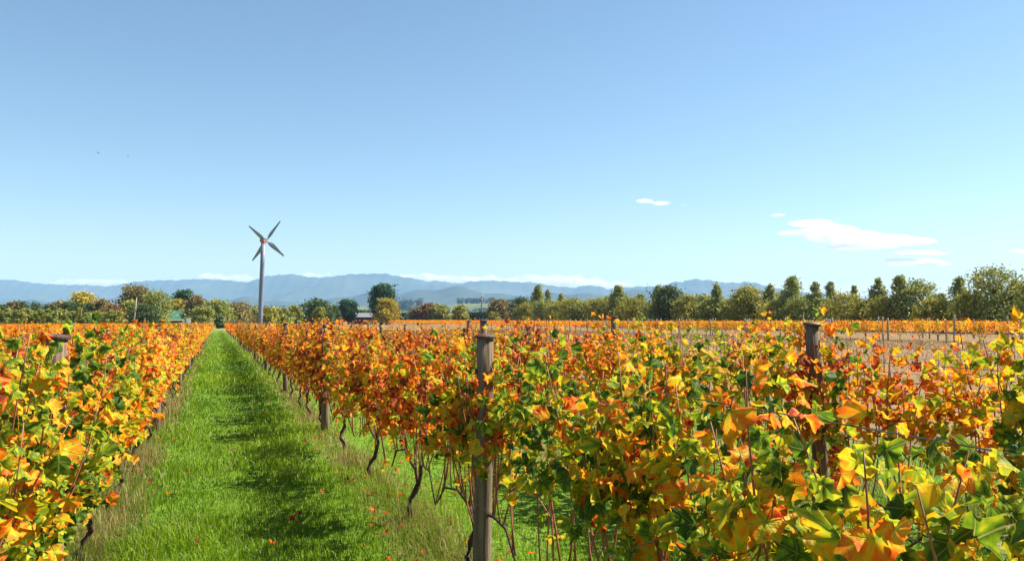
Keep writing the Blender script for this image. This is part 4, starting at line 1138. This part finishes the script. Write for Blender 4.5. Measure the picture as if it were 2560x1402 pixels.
M['cloud'] = volume_mat('cloud_vapour', (1.0, 0.995, 0.98), 0.008, 0.15, (1 / 700, 1 / 700, 1 / 100))
M['cumulus'] = volume_mat('cumulus_vapour', (1.0, 0.99, 0.97), 0.014, 0.15, (1 / 260, 1 / 260, 1 / 130))
def cloud(blobs, D, vox, label, thick=0.6, rough=0.25):
    """blobs: (px, py, half width px, half height px) seen at depth D"""
    bm = bmesh.new(); r = random.Random(len(label))
    c0 = spot(sum(b[0] for b in blobs) / len(blobs), D); c0.z = 0
    for (px, py, hw, hh) in blobs:
        lat = (px - CX) / F * D; x, y = flat(lat, D + r.uniform(-0.2, 0.2) * hw / F * D)
        m = Matrix.Translation(Vector((x, y, zof(py, D))) - c0) @ Matrix.Rotation(-YAW, 4, 'Z') @ Matrix.Diagonal((hw / F * D, hw / F * D * thick, hh / F * D, 1))
        bmesh.ops.create_icosphere(bm, subdivisions=3, radius=1.0, matrix=m)
    me = bpy.data.meshes.new('cloud'); bm.to_mesh(me); bm.free()
    o = link('cloud', me, None, c0)
    rm = o.modifiers.new('remesh', 'REMESH'); rm.mode = 'VOXEL'; rm.voxel_size = vox
    tx = bpy.data.textures.new('cloud_noise', 'CLOUDS'); tx.noise_scale = vox * 7; tx.noise_depth = 4
    dp = o.modifiers.new('displace', 'DISPLACE'); dp.texture = tx; dp.strength = vox * 6 * rough; dp.mid_level = 0.5
    dg = bpy.context.evaluated_depsgraph_get()
    new = bpy.data.meshes.new_from_object(o.evaluated_get(dg)); o.modifiers.clear(); o.data = new
    for pl in new.polygons: pl.use_smooth = True
    new.materials.clear(); new.materials.append(M['cloud' if D > 20000 else 'cumulus'])
    tag(o, label, 'cloud')
    return o
D = 24000
cloud([(2030, 558, 62, 7), (2080, 572, 70, 10), (2010, 583, 75, 6), (2110, 590, 100, 14), (2200, 600, 110, 16), (2270, 604, 70, 10), (2170, 614, 90, 8)], D, 55, 'largest white lens-shaped cloud above the right windbreak', 0.8)
cloud([(2240, 648, 55, 7), (2290, 655, 75, 10), (2330, 660, 45, 6)], D, 45, 'small flat white cloud just under the lens-shaped cloud', 0.8)
cloud([(2290, 630, 60, 5), (2345, 634, 30, 4)], D, 30, 'thin shred of cloud between the two flat clouds', 0.8)
cloud([(1612, 502, 22, 5), (1655, 507, 28, 4), (1705, 513, 10, 3)], D, 30, 'small elongated white cloud high over the windbreak', 0.8)
cloud([(2545, 628, 28, 6), (2590, 630, 40, 7)], D, 35, 'white cloud cut by the right picture edge', 0.8)
cloud([(1947, 537, 20, 2.6)], D, 20, 'faint sliver of cloud above the lens-shaped cloud', 0.8)
B = 14600
def bank(p0, p1, y0, y1, hw, hh, n, seed):
    r = random.Random(seed); out = []
    for k in range(n):
        t = (k + r.uniform(0.2, 0.8)) / n
        out.append((p0 + (p1 - p0) * t, y0 + (y1 - y0) * t + r.uniform(-0.35, 0.35) * hh, hw * r.uniform(0.6, 1.3), hh * r.uniform(0.6, 1.25)))
    return out
cloud(bank(1005, 1260, 695, 700, 26, 9, 16, 1), B, 45, 'long low cloud bank sitting on the ridge right of the pine', 1.0, 0.5)
cloud(bank(1265, 1510, 700, 710, 28, 12, 16, 2) + [(1395, 695, 18, 8), (1440, 698, 22, 9)], B, 45, 'puffy cloud bank on the ridge above the windbreak end', 1.0, 0.5)
cloud(bank(1520, 1570, 712, 716, 20, 7, 4, 3), B, 35, 'small low cloud in the ridge gap', 1.0, 0.5)
cloud(bank(500, 630, 694, 698, 20, 9, 8, 4), B, 35, 'soft cloud on the ridge left of the wind machine', 1.0, 0.5)
cloud(bank(765, 825, 688, 690, 16, 7, 5, 5), B, 30, 'little cloud on the ridge right of the wind machine', 1.0, 0.5)
cloud(bank(130, 310, 706, 706, 24, 8, 9, 6), B, 35, 'pale cloud wisp lying on the ridge at far left', 1.0, 0.5)
cloud(bank(1640, 1670, 708, 708, 14, 6, 3, 7), B, 30, 'small cloud left of the double peak', 1.0, 0.5)
cloud(bank(1900, 1935, 707, 712, 16, 5, 3, 8), B, 30, 'small cloud right of the double peak', 1.0, 0.5)
